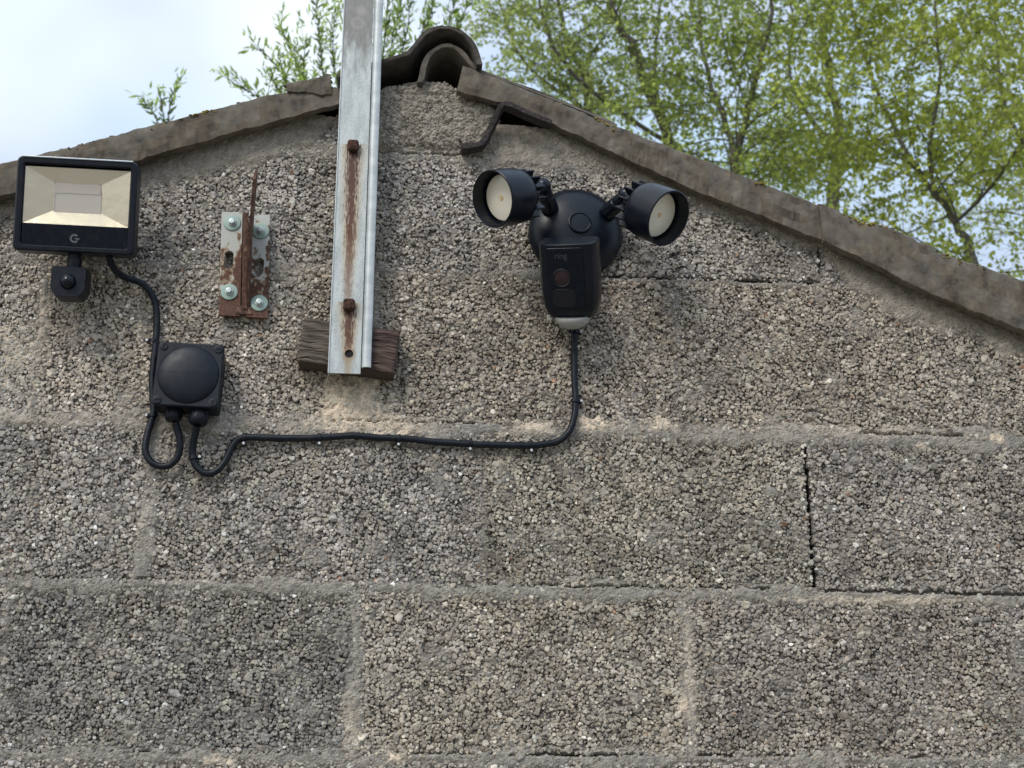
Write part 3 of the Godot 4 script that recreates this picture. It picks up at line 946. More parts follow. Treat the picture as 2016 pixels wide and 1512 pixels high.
# ------------------------------------------------------------------ post, packer, bracket, strap
func make_mast() -> void:
	var packer := thing("wood_block", "dark weathered wood packer screwed flat to the wall behind the metal post", "wood block", Vector3(-0.07299, 2.28304, 0), Basis(Vector3.BACK, -0.115))
	var grain_f := func(s: Vector2) -> float:
		var yy := s.y + 0.0035 * n_a.get_noise_2d(s.x * 28.0, s.y * 30.0)
		return (0.7 + 0.9 * n_a.get_noise_2d(s.x * 12.0 + 5.0, yy * 60.0)) * n_b.get_noise_2d(s.x * 7.0, yy * 150.0) + 0.6 * n_c.get_noise_2d(s.x * 26.0, yy * 460.0)
	var w := 0.1325
	var h := 0.0635
	var d := 0.036
	var face := func(u: float, v: float) -> Vector3:
		var q := Vector2((u - 0.5) * w, (v - 0.5) * h)
		var e := minf(minf(u, 1.0 - u) * w, minf(v, 1.0 - v) * h)
		var rough := grain_f.call(q) as float
		return Vector3(q.x + 0.0012 * n_b.get_noise_2d(3.0, v * 9.0), q.y, d - 0.003 * exp(-e / 0.0016) + 0.0020 * clampf(rough, -1.0, 0.25))
	var face_c := func(u: float, v: float) -> Color:
		var q := Vector2((u - 0.5) * w, (v - 0.5) * h)
		var rough := grain_f.call(q) as float
		var red := clampf((u - 0.62) * 5.0 + n_a.get_noise_2d(q.x * 20.0, q.y * 30.0), 0.0, 1.0)
		return (Color(0.105, 0.085, 0.068).lerp(Color(0.088, 0.056, 0.047), red)) * (0.95 + 1.25 * rough)
	var wood := mat(Color(1, 1, 1), 0.93, 0.0, true)
	part(packer, "front_face", sheet(70, 90, face, face_c), wood)
	var geo := Geo.new()
	geo.col = Color(0.075, 0.058, 0.046)
	geo.box(Vector3(0, 0, d / 2 - 0.004), Vector3(w - 0.001, h - 0.001, d - 0.006), 0.002)
	part(packer, "wood_body", geo.mesh(), wood)

	var post := thing("metal_post", "galvanised steel channel post streaked with rust running up past the roof edge", "metal post", Vector3(0, 0, 0))
	var x0 := -0.09737
	var y0 := 2.23892
	var y1 := 3.35
	var z := 0.0425
	var hole_y := 2.26711
	var hole_x := -0.07197
	var bolt1 := Vector3(-0.0774, 2.57782, 0.047)
	var bolt2 := Vector3(-0.07438, 2.33584, 0.047)
	var ww := 0.0415
	var streak := func(u: float, v: float) -> Color:
		# u across the web, v from the top down
		var x := x0 + u * ww
		var y := y1 - v * (y1 - y0)
		var f := 0.5 + 0.5 * n_b.get_noise_2d(x * 240.0, y * 60.0)
		var c := Color(0.49, 0.515, 0.505).lerp(Color(0.38, 0.405, 0.405), clampf(0.5 + n_a.get_noise_2d(x * 60.0, y * 14.0) * 1.6, 0.0, 1.0))
		c = c.lerp(Color(0.62, 0.65, 0.64), clampf(n_c.get_noise_2d(x * 500.0, y * 300.0) * 1.2, 0.0, 0.6))
		c = c.lerp(Color(0.30, 0.305, 0.29), clampf(n_b.get_noise_2d(x * 220.0 + 9.0, y * 70.0) * 2.4 - 0.75, 0.0, 0.55))
		var dirt := clampf((y - 2.70) / 0.055 + 0.9 * n_a.get_noise_2d(x * 70.0, y * 20.0), 0.0, 1.0)
		c = c.lerp(Color(0.155, 0.145, 0.135).lerp(Color(0.24, 0.225, 0.21), f), dirt * 0.85)
		for b: Array in [[bolt1, 0.245, 0.0098, 1.0], [bolt2, 0.090, 0.0090, 1.0]]:
			var down: float = b[0].y - y
			if down > -0.006 and down < b[1] + 0.03:
				var fade := clampf(1.0 - down / b[1], 0.0, 1.0)
				var wide: float = b[2] * (0.35 + 0.75 * fade) + 0.0015
				var off: float = absf(x - b[0].x - 0.0012 * n_a.get_noise_2d(2.0, y * 18.0) - 0.001 * (1.0 - fade)) / wide
				var halo := clampf(1.75 - off + 0.9 * n_c.get_noise_2d(x * 700.0, y * 500.0), 0.0, 1.0) * clampf(fade * 2.2 + 0.25, 0.0, 1.0)
				c = c.lerp(Color(0.44, 0.31, 0.14), halo * 0.6)
				var core := clampf(1.5 - 1.35 * off + 0.8 * n_c.get_noise_2d(x * 420.0, y * 90.0) + 0.5 * n_b.get_noise_2d(x * 300.0, y * 30.0), 0.0, 1.0) * clampf(0.4 + fade * 1.3, 0.0, 1.0)
				c = c.lerp(Color(0.150, 0.058, 0.026).lerp(Color(0.075, 0.032, 0.022), fade), core)
		var hd := Vector2(x - hole_x, y - hole_y).length()
		var ring := clampf(1.0 - absf(hd - 0.0075) / 0.003 + 0.5 * n_c.get_noise_2d(x * 600.0, y * 600.0), 0.0, 1.0)
		c = c.lerp(Color(0.30, 0.20, 0.11), ring * 0.6)
		if y < hole_y:
			c = c.lerp(Color(0.36, 0.28, 0.17), 0.6 * clampf(1.0 - absf(x - hole_x) / 0.007 + 0.4 * n_c.get_noise_2d(x * 500.0, y * 300.0), 0.0, 1.0))
		if y > 2.745:   # weld scars near the top
			var q := Vector2(x + 0.078, y - 2.782)
			c = c.lerp(Color(0.33, 0.31, 0.285), clampf(1.3 - absf(q.length() - 0.008) / 0.0022, 0.0, 0.5))
			c = c.lerp(Color(0.36, 0.34, 0.31), clampf(1.0 - Vector2(x + 0.074, y - 2.803).length() / 0.010, 0.0, 0.6))
		return c
	var steel := mat(Color(1, 1, 1), 0.55, 0.25)
	steel.albedo_texture = paint(96, 1536, streak)
	var zinc := mat(Color(1, 1, 1), 0.5, 0.3)
	zinc.albedo_texture = noise_tex(512, 0.012, [0.2, 0.5, 0.8], [Color(0.42, 0.45, 0.455), Color(0.49, 0.515, 0.52), Color(0.57, 0.59, 0.59)], 33, 3)
	world_mapped(zinc, 6.0)
	# the web, with a drilled hole near its foot
	geo = Geo.new()
	var hole := PackedVector2Array()
	var rim := PackedVector2Array()
	var y_cut := hole_y + 0.03
	for i in 48:
		var a := TAU * i / 48
		var dir := Vector2(cos(a), sin(a))
		hole.append(Vector2(hole_x, hole_y) + dir * 0.0058)
		var reach := 1e9
		if dir.x > 1e-6: reach = minf(reach, (x0 + ww - hole_x) / dir.x)
		if dir.x < -1e-6: reach = minf(reach, (x0 - hole_x) / dir.x)
		if dir.y > 1e-6: reach = minf(reach, (y_cut - hole_y) / dir.y)
		if dir.y < -1e-6: reach = minf(reach, (y0 - hole_y) / dir.y)
		rim.append(Vector2(hole_x, hole_y) + dir * reach)
	var corners := [Vector2(x0, y0), Vector2(x0 + ww, y0), Vector2(x0 + ww, y_cut), Vector2(x0, y_cut)]
	for cn: Vector2 in corners:   # move the nearest rim points into the corners
		var best := 0
		for i in 48:
			if rim[i].distance_to(cn) < rim[best].distance_to(cn):
				best = i
		rim[best] = cn
	var uvq := func(q: Vector2) -> Vector2: return Vector2((q.x - x0) / ww, (y1 - q.y) / (y1 - y0))
	var fz := z + 0.003
	for i in 48:
		var a := rim[i]
		var b := rim[(i + 1) % 48]
		var e := hole[(i + 1) % 48]
		var g := hole[i]
		for side in 2:
			var zz := fz if side == 0 else z
			var A := Vector3(a.x, a.y, zz)
			var B := Vector3(b.x, b.y, zz)
			var E := Vector3(e.x, e.y, zz)
			var G := Vector3(g.x, g.y, zz)
			geo.tri_uv(A, B, E, uvq.call(a), uvq.call(b), uvq.call(e))
			geo.tri_uv(A, E, G, uvq.call(a), uvq.call(e), uvq.call(g))
		geo.tri_uv(Vector3(g.x, g.y, fz), Vector3(e.x, e.y, fz), Vector3(e.x, e.y, z), uvq.call(g), uvq.call(e), uvq.call(e))
		geo.tri_uv(Vector3(g.x, g.y, fz), Vector3(e.x, e.y, z), Vector3(g.x, g.y, z), uvq.call(g), uvq.call(e), uvq.call(g))
		if a.y < y_cut - 0.001 or b.y < y_cut - 0.001:
			geo.tri_uv(Vector3(a.x, a.y, fz), Vector3(a.x, a.y, z), Vector3(b.x, b.y, z), uvq.call(a), uvq.call(a), uvq.call(b))
			geo.tri_uv(Vector3(a.x, a.y, fz), Vector3(b.x, b.y, z), Vector3(b.x, b.y, fz), uvq.call(a), uvq.call(b), uvq.call(b))
	var n := 40
	for i in n:
		var ya := lerpf(y_cut, y1, float(i) / n)
		var yb := lerpf(y_cut, y1, float(i + 1) / n)
		for st: Array in [[0, fz, ww, fz], [ww, fz, ww, z], [ww, z, 0, z], [0, z, 0, fz]]:
			var a := Vector3(x0 + st[0], ya, st[1])
			var b := Vector3(x0 + st[2], ya, st[3])
			var e := Vector3(x0 + st[2], yb, st[3])
			var g := Vector3(x0 + st[0], yb, st[1])
			geo.tri_uv(a, b, e, uvq.call(Vector2(a.x, a.y)), uvq.call(Vector2(b.x, b.y)), uvq.call(Vector2(e.x, e.y)))
			geo.tri_uv(a, e, g, uvq.call(Vector2(a.x, a.y)), uvq.call(Vector2(e.x, e.y)), uvq.call(Vector2(g.x, g.y)))
	geo.crease = 0.9
	part(post, "web", geo.mesh(), steel, "rust streaked flat face of the post")
	# the stepped flange on its right edge
	geo = Geo.new()
	geo.crease = 0.8
	var prof := [Vector2(0.0422, 0.0), Vector2(0.0432, 0.0034), Vector2(0.0452, 0.0052), Vector2(0.0480, 0.0064), Vector2(0.0530, 0.0060), Vector2(0.0553, 0.0046), Vector2(0.0556, 0.0018), Vector2(0.0548, 0.0012), Vector2(0.0535, 0.0030), Vector2(0.0480, 0.0034), Vector2(0.0458, 0.0022), Vector2(0.0445, -0.001)]
	var rings := []
	for i in 61:
		var y := lerpf(y0 + 0.009, y1, i / 60.0)
		var r := []
		for q: Vector2 in prof:
			r.append(Vector3(x0 + q.x + 0.0004 * n_b.get_noise_2d(y * 9.0, 2.0), y, z + q.y + 0.0002 * n_b.get_noise_2d(y * 12.0, 6.0)))
		r.reverse()
		rings.append(r)
	geo.loft(rings)
	part(post, "flange", geo.mesh(), zinc)
	geo = Geo.new()
	geo.box(Vector3(x0 - 0.0012, (y0 + y1) / 2, z - 0.002), Vector3(0.002, y1 - y0, 0.012))
	part(post, "edge_fold", geo.mesh(), zinc)
	var rust := mat(Color(1, 1, 1), 0.95)
	rust.albedo_texture = noise_tex(256, 0.05, [0.2, 0.55, 0.9], [Color(0.025, 0.014, 0.012), Color(0.070, 0.028, 0.018), Color(0.15, 0.06, 0.03)], 41)
	world_mapped(rust, 12.0)
	bumpy(rust, noise_tex(256, 0.06, [], [], 42), 1.5)
	for b: Vector3 in [bolt1, bolt2]:
		geo = Geo.new()
		geo.box(Vector3(b.x, b.y, fz + 0.005), Vector3(0.0158, 0.0165, 0.0105), 0.0028)
		part(post, "bolt_head", geo.mesh(), rust, "rusted square bolt head")
	geo = Geo.new()
	geo.cyl(Vector3(hole_x, hole_y, z - 0.002), Vector3(hole_x, hole_y, z + 0.0006), 0.0054, 0.0054, 24)
	part(post, "bolt_socket", geo.mesh(), mat(Color(0.015, 0.012, 0.012), 0.9))

func make_bracket() -> void:
	var o := thing("bracket_plate", "rusty white angle bracket with a bent gusset fin, bolted left of the metal post", "bracket", Vector3(-0.22327, 2.4088, -0))
	var c0: Vector3 = o.position
	var white := func(u: float, v: float, sd: float) -> Color:
		var b := 0.40 - 0.80 * maxf(0.0, v - 0.28) + 0.40 * n_a.get_noise_2d(u * 1.6 + sd, v * 4.0) + 0.28 * n_b.get_noise_2d(u * 4.0 + sd, v * 14.0) + 0.12 * n_c.get_noise_2d(u * 40.0, v * 140.0) - (0.30 * smoothstep(0.6, 1.0, u) if sd > 5.0 else 0.25 * smoothstep(0.55, 1.0, u) * smoothstep(0.15, 0.4, v))
		var rust := Color(0.062, 0.026, 0.020).lerp(Color(0.150, 0.066, 0.036), clampf(0.5 + 1.2 * n_b.get_noise_2d(u * 12.0, v * 30.0 + sd), 0.0, 1.0))
		var paint_c := Color(0.50, 0.50, 0.46) * (1.0 + 0.3 * n_c.get_noise_2d(u * 40.0, v * 90.0))
		return rust.lerp(Color(0.34, 0.25, 0.15), clampf((b - 0.05) * 7.0, 0.0, 1.0)).lerp(paint_c, clampf((b - 0.16) * 8.0, 0.0, 1.0))
	var mats := []
	for k in 2:
		var m := mat(Color(1, 1, 1), 0.75, 0.05)
		m.albedo_texture = paint(96, 384, func(u: float, v: float) -> Color: return white.call(u, v, 3.0 + 11.0 * k))
		mats.append(m)
	var rust := mat(Color(1, 1, 1), 0.92)
	rust.albedo_texture = noise_tex(256, 0.04, [0.2, 0.5, 0.75, 0.95], [Color(0.045, 0.022, 0.018), Color(0.10, 0.048, 0.034), Color(0.17, 0.085, 0.055), Color(0.33, 0.25, 0.19)], 44)
	world_mapped(rust, 10.0)
	var plates := [[Vector3(-0.25925, 2.48626, 0.012), Vector3(-0.23032, 2.48737, 0.012), Vector3(-0.22442, 2.32999, 0.012), Vector3(-0.25344, 2.33057, 0.012), Vector3(-0.24483, 2.41362, 0.012)], [Vector3(-0.2194, 2.48228, 0.012), Vector3(-0.19189, 2.48491, 0.012), Vector3(-0.18628, 2.32819, 0.012), Vector3(-0.2161, 2.3295, 0.012), Vector3(-0.2023, 2.40435, 0.012)]]
	for k in 2:
		var q: Array = plates[k]
		var geo := Geo.new()
		geo.crease = 0.9
		var mid: Vector3 = q[4]
		var slot := PackedVector2Array()
		var rim := PackedVector2Array()
		var outline := [Vector2(q[3].x, q[3].y), Vector2(q[2].x, q[2].y), Vector2(q[1].x, q[1].y), Vector2(q[0].x, q[0].y)]
		for i in 40:
			var a := TAU * i / 40
			var dir := Vector2(cos(a), sin(a))
			var off := Vector2(0, 0.0075 if dir.y > 0.0 else -0.0075)
			slot.append(Vector2(mid.x, mid.y) + off + dir * 0.0063)
			var far := Vector2(mid.x, mid.y) + dir * 0.2
			var hit = null
			for e in 4:
				hit = Geometry2D.segment_intersects_segment(Vector2(mid.x, mid.y), far, outline[e], outline[(e + 1) % 4])
				if hit != null:
					break
			rim.append(hit if hit != null else far)
		for cn: Vector2 in outline:
			var best := 0
			for i in 40:
				if rim[i].distance_to(cn) < rim[best].distance_to(cn):
					best = i
			rim[best] = cn
		var lo := Vector2(minf(q[3].x, q[0].x), q[3].y)
		var size := Vector2(maxf(q[1].x, q[2].x) - lo.x, q[0].y - lo.y)
		var uvq := func(s: Vector2) -> Vector2: return Vector2(clampf((s.x - lo.x) / size.x, 0.01, 0.99), clampf(1.0 - (s.y - lo.y) / size.y, 0.01, 0.99))
		for i in 40:
			var a := rim[i]
			var b := rim[(i + 1) % 40]
			var e := slot[(i + 1) % 40]
			var g := slot[i]
			var z0 := 0.0065
			var z1 := 0.012
			var f := func(s: Vector2, z: float) -> Vector3: return Vector3(s.x, s.y, z) - c0
			geo.tri_uv(f.call(a, z1), f.call(b, z1), f.call(e, z1), uvq.call(a), uvq.call(b), uvq.call(e))
			geo.tri_uv(f.call(a, z1), f.call(e, z1), f.call(g, z1), uvq.call(a), uvq.call(e), uvq.call(g))
			geo.tri_uv(f.call(a, z0), f.call(b, z0), f.call(b, z1), uvq.call(a), uvq.call(b), uvq.call(b))
			geo.tri_uv(f.call(a, z0), f.call(b, z1), f.call(a, z1), uvq.call(a), uvq.call(b), uvq.call(a))
			geo.tri_uv(f.call(g, z1), f.call(e, z1), f.call(e, z0), uvq.call(g), uvq.call(e), uvq.call(e))
			geo.tri_uv(f.call(g, z1), f.call(e, z0), f.call(g, z0), uvq.call(g), uvq.call(e), uvq.call(g))
		part(o, "flange_plate", geo.mesh(), mats[k])
	# the folded leg and the gusset that sticks out of the wall
	var geo := Geo.new()
	geo.crease = 0.9
	var leg := [[Vector3(-0.23105, 2.49021, 0.006), Vector3(-0.22837, 2.48475, 0.016), Vector3(-0.22312, 2.4775, 0.03)], [Vector3(-0.22448, 2.3444, 0.006), Vector3(-0.22234, 2.34132, 0.012), Vector3(-0.21841, 2.33985, 0.016)]]
	for i in 2:
		geo.quad(leg[1][i] - c0, leg[1][i + 1] - c0, leg[0][i + 1] - c0, leg[0][i] - c0)
	var thick := Vector3(0.0034, 0, 0)
	for i in 2:
		geo.quad(leg[1][i] - c0 + thick, leg[0][i] - c0 + thick, leg[0][i + 1] - c0 + thick, leg[1][i + 1] - c0 + thick)
	geo.quad(leg[1][2] - c0, leg[1][2] - c0 + thick, leg[0][2] - c0 + thick, leg[0][2] - c0)
	geo.quad(leg[0][0] - c0, leg[0][2] - c0, leg[0][2] - c0 + thick, leg[0][0] - c0 + thick)
	part(o, "folded_leg", geo.mesh(), rust)
	geo = Geo.new()
	geo.box((Vector3(-0.2197, 2.33884, 0.009) - c0), Vector3(0.022, 0.013, 0.0085))
	part(o, "welded_foot", geo.mesh(), rust)
	geo = Geo.new()
	geo.crease = 0.9
	var fin := [[Vector3(-0.21986, 2.46577, 0.012), Vector3(-0.21607, 2.47699, 0.03), Vector3(-0.20917, 2.48646, 0.075), Vector3(-0.20416, 2.50021, 0.118)], [Vector3(-0.21547, 2.3423, 0.012), Vector3(-0.21656, 2.36873, 0.032), Vector3(-0.21275, 2.41786, 0.075), Vector3(-0.20629, 2.48446, 0.122)]]
	var tw := Vector3(0.0036, 0, 0.0006)
	for i in 3:
		var a: Vector3 = fin[1][i] - c0
		var b: Vector3 = fin[1][i + 1] - c0
		var e: Vector3 = fin[0][i + 1] - c0
		var g: Vector3 = fin[0][i] - c0
		geo.quad(a, b, e, g)
		geo.quad(a + tw, g + tw, e + tw, b + tw)
		geo.quad(a, a + tw, b + tw, b)
		geo.quad(g, e, e + tw, g + tw)
	geo.quad(fin[1][3] - c0, fin[1][3] - c0 + tw, fin[0][3] - c0 + tw, fin[0][3] - c0)
	part(o, "gusset_fin", geo.mesh(), rust, "thin rusty fin that stands out from the bracket")
	var zinc_green := mat(Color(0.30, 0.395, 0.345), 0.55, 0.2)
	var zinc := mat(Color(0.55, 0.60, 0.58), 0.4, 0.5)
	for q: Vector3 in [Vector3(-0.24338, 2.46959, 0.012), Vector3(-0.2032, 2.45857, 0.012), Vector3(-0.24109, 2.36488, 0.012), Vector3(-0.19924, 2.3496, 0.012)]:
		geo = Geo.new()
		geo.xf = Transform3D(Basis(), q - c0)
		geo.lathe(PackedVector2Array([Vector2(0.0118, 0.0002), Vector2(0.0121, 0.0008), Vector2(0.0116, 0.0019), Vector2(0.0105, 0.0023), Vector2(0.004, 0.0025)]), 32)
		var washer := part(o, "washer", geo.mesh(), zinc_green)
		geo = Geo.new()
		geo.xf = Transform3D(Basis(Vector3.BACK, rng.randf()), q - c0)
		geo.lathe(PackedVector2Array([Vector2(0.0058, 0.0022), Vector2(0.0060, 0.0032), Vector2(0.0052, 0.004)]), 24)
		geo.lathe(PackedVector2Array([Vector2(0.0046, 0.004), Vector2(0.0046, 0.0076), Vector2(0.0040, 0.0084), Vector2(0.0030, 0.0086)]), 6)
		part(washer, "bolt_head", geo.mesh(), zinc)

func make_strap() -> void:
	var o := thing("iron_strap", "bent dark iron strap hooked under the upper right roof edge beside the ridge", "strap", Vector3(0.13386, 2.6757, 0.012))
	var pts := [Vector3(0.20669, 2.63456, 0.03), Vector3(0.1767, 2.64429, 0.034), Vector3(0.14769, 2.65683, 0.036), Vector3(0.13815, 2.65946, 0.035), Vector3(0.13253, 2.6573, 0.031), Vector3(0.12794, 2.64825, 0.023), Vector3(0.11891, 2.63061, 0.015), Vector3(0.11093, 2.61255, 0.014), Vector3(0.10507, 2.60403, 0.014), Vector3(0.09329, 2.60023, 0.014), Vector3(0.07719, 2.59813, 0.012)]
	var geo := Geo.new()
	geo.crease = 0.6
	var rings := []
	for i in pts.size():
		var d: Vector3 = (pts[mini(i + 1, pts.size() - 1)] - pts[maxi(i - 1, 0)])
		var side := Vector3(-d.y, d.x, 0).normalized()
		var hw := 0.0042 + 0.0008 * n_b.get_noise_2d(i * 3.0, 2.0)
		var c: Vector3 = pts[i] - o.position
		var r := []
		for q: Vector2 in [Vector2(-1, -1), Vector2(0.8, -1), Vector2(1, -0.8), Vector2(1, 0.85), Vector2(0.8, 1), Vector2(-0.8, 1), Vector2(-1, 0.85)]:
			r.append(c + side * hw * q.x + Vector3(0, 0, 0.010 * q.y))
		rings.append(r)
	geo.loft(rings)
	var iron := mat(Color(1, 1, 1), 0.9)
	iron.albedo_texture = noise_tex(256, 0.05, [0.2, 0.6, 0.9], [Color(0.022, 0.016, 0.018), Color(0.045, 0.034, 0.034), Color(0.095, 0.065, 0.055)], 51)
	world_mapped(iron, 9.0)
	bumpy(iron, noise_tex(256, 0.06, [], [], 52), 1.2)
	part(o, "bent_bar", geo.mesh(), iron)
	geo = Geo.new()
	rng.seed = 9
	for i in 26:
		geo.ellipsoid(Vector3(0.086, 2.60263, 0.012) - o.position + Vector3(rng.randfn(0, 0.0045), rng.randfn(0, 0.0045), rng.randf_range(-0.004, 0.006)), Vector3.ONE * rng.randf_range(0.0012, 0.0032), 6)
	part(o, "crusted_end", geo.mesh(), mat(Color(0.045, 0.040, 0.034), 0.95), "crusted blob on the foot of the strap")

# ------------------------------------------------------------------ floodlight
var dust: Texture2D = null
var haze: Texture2D = null

func black(rough: float) -> StandardMaterial3D:
	var m := mat(Color(0.0022, 0.0050, 0.0120), rough)
	m.metallic_specular = 0.41
	if dust == null:
		dust = noise_tex(512, 0.015, [0.30, 0.55, 0.80], [Color(0.0020, 0.0046, 0.0110), Color(0.0030, 0.0060, 0.0130), Color(0.0085, 0.0110, 0.0150)], 97, 6)
		haze = noise_tex(256, 0.02, [0.2, 0.8], [Color(0.52, 0.52, 0.52), Color(1, 1, 1)], 98, 5)
	m.albedo_color = Color(1, 1, 1)
	m.albedo_texture = dust
	if rough > 0.2:
		m.roughness = rough * 1.2
		m.roughness_texture = haze
	world_mapped(m, 9.0)
	return m

func make_floodlight() -> void:
	var tilt := Basis(Vector3.BACK, -0.006) * Basis(Vector3.UP, 0.03) * Basis(Vector3.RIGHT, 0.26)
	var o := thing("floodlight", "black LED floodlight with pale reflector and motion sensor below, at the left roof edge", "floodlight", Vector3(-0.44106, 2.44939, 0.095), tilt)
	var w := 0.15814
	var h := 0.12692
	var px := w / 233.0
	var shell := black(0.38)
	var metal_edge := mat(Color(0.62, 0.66, 0.70), 0.30, 0.8)
	var off := Vector2(1.0 * px, 18.0 * px)
	var wi := 203.0 * px
	var hi := 113.0 * px
	var geo := Geo.new()
	geo.frame(w, h, 0.0075, 205.0 * px, 160.0 * px, 0.003, Vector2(0, -1.0 * px), -0.030, 0.0, 0.0022)
	part(o, "bezel", geo.mesh(), shell)
	geo = Geo.new()
	geo.plate(w - 0.004, h - 0.004, 0.006, -0.046, -0.0295, 0.003)
	for i in 9:
		geo.box(Vector3((i - 4) * w / 10.0, 0, -0.049), Vector3(0.003, h * 0.8, 0.010))
	part(o, "housing", geo.mesh(), shell)
	geo = Geo.new()
	geo.box(Vector3(0, h / 2 - 0.0004, -0.0012), Vector3(w - 0.013, 0.0022, 0.0046), 0.0009)
	part(o, "top_trim", geo.mesh(), metal_edge, "shiny bevel along the top edge")
	# reflector tray: four sloping faces round the LED panel
	var iw := 91.0 * px
	var ih := 56.0 * px
	var ioff := off + Vector2(-3.0 * px, 2.0 * px)
	var zo := -0.0045
	var zi := -0.0165
	var O := [Vector3(off.x - wi / 2, off.y - hi / 2, zo), Vector3(off.x + wi / 2, off.y - hi / 2, zo), Vector3(off.x + wi / 2, off.y + hi / 2, zo), Vector3(off.x - wi / 2, off.y + hi / 2, zo)]
	var I := [Vector3(ioff.x - iw / 2, ioff.y - ih / 2, zi), Vector3(ioff.x + iw / 2, ioff.y - ih / 2, zi), Vector3(ioff.x + iw / 2, ioff.y + ih / 2, zi), Vector3(ioff.x - iw / 2, ioff.y + ih / 2, zi)]
	var refl := mat(Color(0.88, 0.77, 0.57), 0.18, 0.85)
	bumpy(refl, noise_tex(256, 0.02, [], [], 91, 3), 0.15)
	world_mapped(refl, 9.0)
	for i in 4:
		geo = Geo.new()
		var e := (i + 1) % 4
		geo.quad(O[i], O[e], I[e], I[i])
		part(o, "reflector_panel", geo.mesh(), refl)
	geo = Geo.new()
	geo.xf = Transform3D(Basis(), Vector3(ioff.x, ioff.y, 0))
	geo.plate(iw, ih, 0.003, zi - 0.002, zi + 0.0006, 0.0004)
	var led_plate := part(o, "led_panel", geo.mesh(), mat(Color(0.60, 0.55, 0.47), 0.6, 0.0))
	geo = Geo.new()
	geo.frame(iw, ih, 0.003, iw - 0.0024, ih - 0.0024, 0.002, ioff, zi + 0.0003, zi + 0.0014, 0.0002)
	part(led_plate, "panel_rim", geo.mesh(), mat(Color(0.62, 0.52, 0.46), 0.4))
	# glass: clear over the tray, printed black along the foot
	geo = Geo.new()
	geo.box(Vector3(off.x, off.y, -0.0026), Vector3(wi, hi, 0.0016), 0.0001)
	var pane := StandardMaterial3D.new()
	pane.albedo_color = Color(1, 1, 1, 0.05)
	pane.transparency = BaseMaterial3D.TRANSPARENCY_ALPHA
	pane.roughness = 0.04
	part(o, "glass_pane", geo.mesh(), pane)
	geo = Geo.new()
	geo.box(Vector3(off.x, off.y - hi / 2 - 21.5 * px, -0.0030), Vector3(wi, 42.0 * px, 0.0026), 0.0002)
	var strip := part(o, "black_glass_strip", geo.mesh(), black(0.09))
	# the maker's mark: an open ring with an arrow bar, in grey print
	geo = Geo.new()
	geo.xf = Transform3D(Basis(), Vector3(1.0 * px, off.y - hi / 2 - 27.0 * px, -0.00145))
	var r0 := 5.0 * px
	var r1 := 9.0 * px
	for i in 26:
		var a0 := deg_to_rad(42.0) + deg_to_rad(276.0) * i / 26.0
		var a1 := deg_to_rad(42.0) + deg_to_rad(276.0) * (i + 1) / 26.0
		geo.quad(Vector3(cos(a0), sin(a0), 0) * r0, Vector3(cos(a0), sin(a0), 0) * r1, Vector3(cos(a1), sin(a1), 0) * r1, Vector3(cos(a1), sin(a1), 0) * r0)
	geo.quad(Vector3(0, -1.5, 0) * px, Vector3(10, -1.5, 0) * px, Vector3(10, 1.0, 0) * px, Vector3(0, 1.0, 0) * px)
	geo.tri(Vector3(4, -5, 0) * px, Vector3(10, -1, 0) * px, Vector3(4, -1, 0) * px)
	part(strip, "printed_mark", geo.mesh(), mat(Color(0.10, 0.103, 0.11), 0.5), "small grey emblem like an open ring with a bar")
	# motion sensor on a stub below
	geo = Geo.new()
	geo.cyl(Vector3(-1 * px, -h / 2 + 0.002, -0.016), Vector3(-1 * px, -h / 2 - 0.007, -0.016), 0.0085, 0.0085)
	geo.cyl(Vector3(-1 * px, -h / 2 - 0.0055, -0.016), Vector3(-1 * px, -h / 2 - 31.0 * px, -0.016), 0.0098, 0.0096)
	part(o, "sensor_stem", geo.mesh(), shell)
	geo = Geo.new()
	var sy := -h / 2 - 60.0 * px
	var shape := PackedVector2Array([Vector2(-34, -14), Vector2(-30, -21), Vector2(-22, -31), Vector2(22, -31), Vector2(30, -21), Vector2(34, -14), Vector2(34, 26), Vector2(31, 30), Vector2(-31, 30), Vector2(-34, 26)])
	var inset := PackedVector2Array()
	for i in shape.size():
		shape[i] = shape[i] * px + Vector2(-3 * px, sy)
		inset.append(Vector2(-3 * px, sy) + (shape[i] - Vector2(-3 * px, sy)) * 0.95)
	geo.xf = Transform3D(Basis(Vector3.RIGHT, -0.1), Vector3.ZERO)
	geo.loft([geo.ring(shape, -0.034), geo.ring(shape, -0.0025), geo.ring(inset, 0.0)])
	var sensor := part(o, "sensor_body", geo.mesh(), shell)
	geo = Geo.new()
	geo.xf = Transform3D(Basis(Vector3.RIGHT, -0.1), Vector3.ZERO)
	geo.ellipsoid(Vector3(-3 * px, sy - 1 * px, -0.001), Vector3(15.5 * px, 15.5 * px, 0.011), 24)
	part(sensor, "sensor_dome", geo.mesh(), black(0.12))
	# mounting yoke back to the wall
	geo = Geo.new()
	var inv := tilt.inverse()
	geo.xf = Transform3D(inv, Vector3.ZERO)
	geo.box(Vector3(0, -0.004, -0.088), Vector3(0.07, 0.03, 0.005))
	for s in [-1.0, 1.0]:
		geo.box(Vector3(s * 0.034, -0.004, -0.066), Vector3(0.004, 0.026, 0.046))
	part(o, "wall_yoke", geo.mesh(), shell)

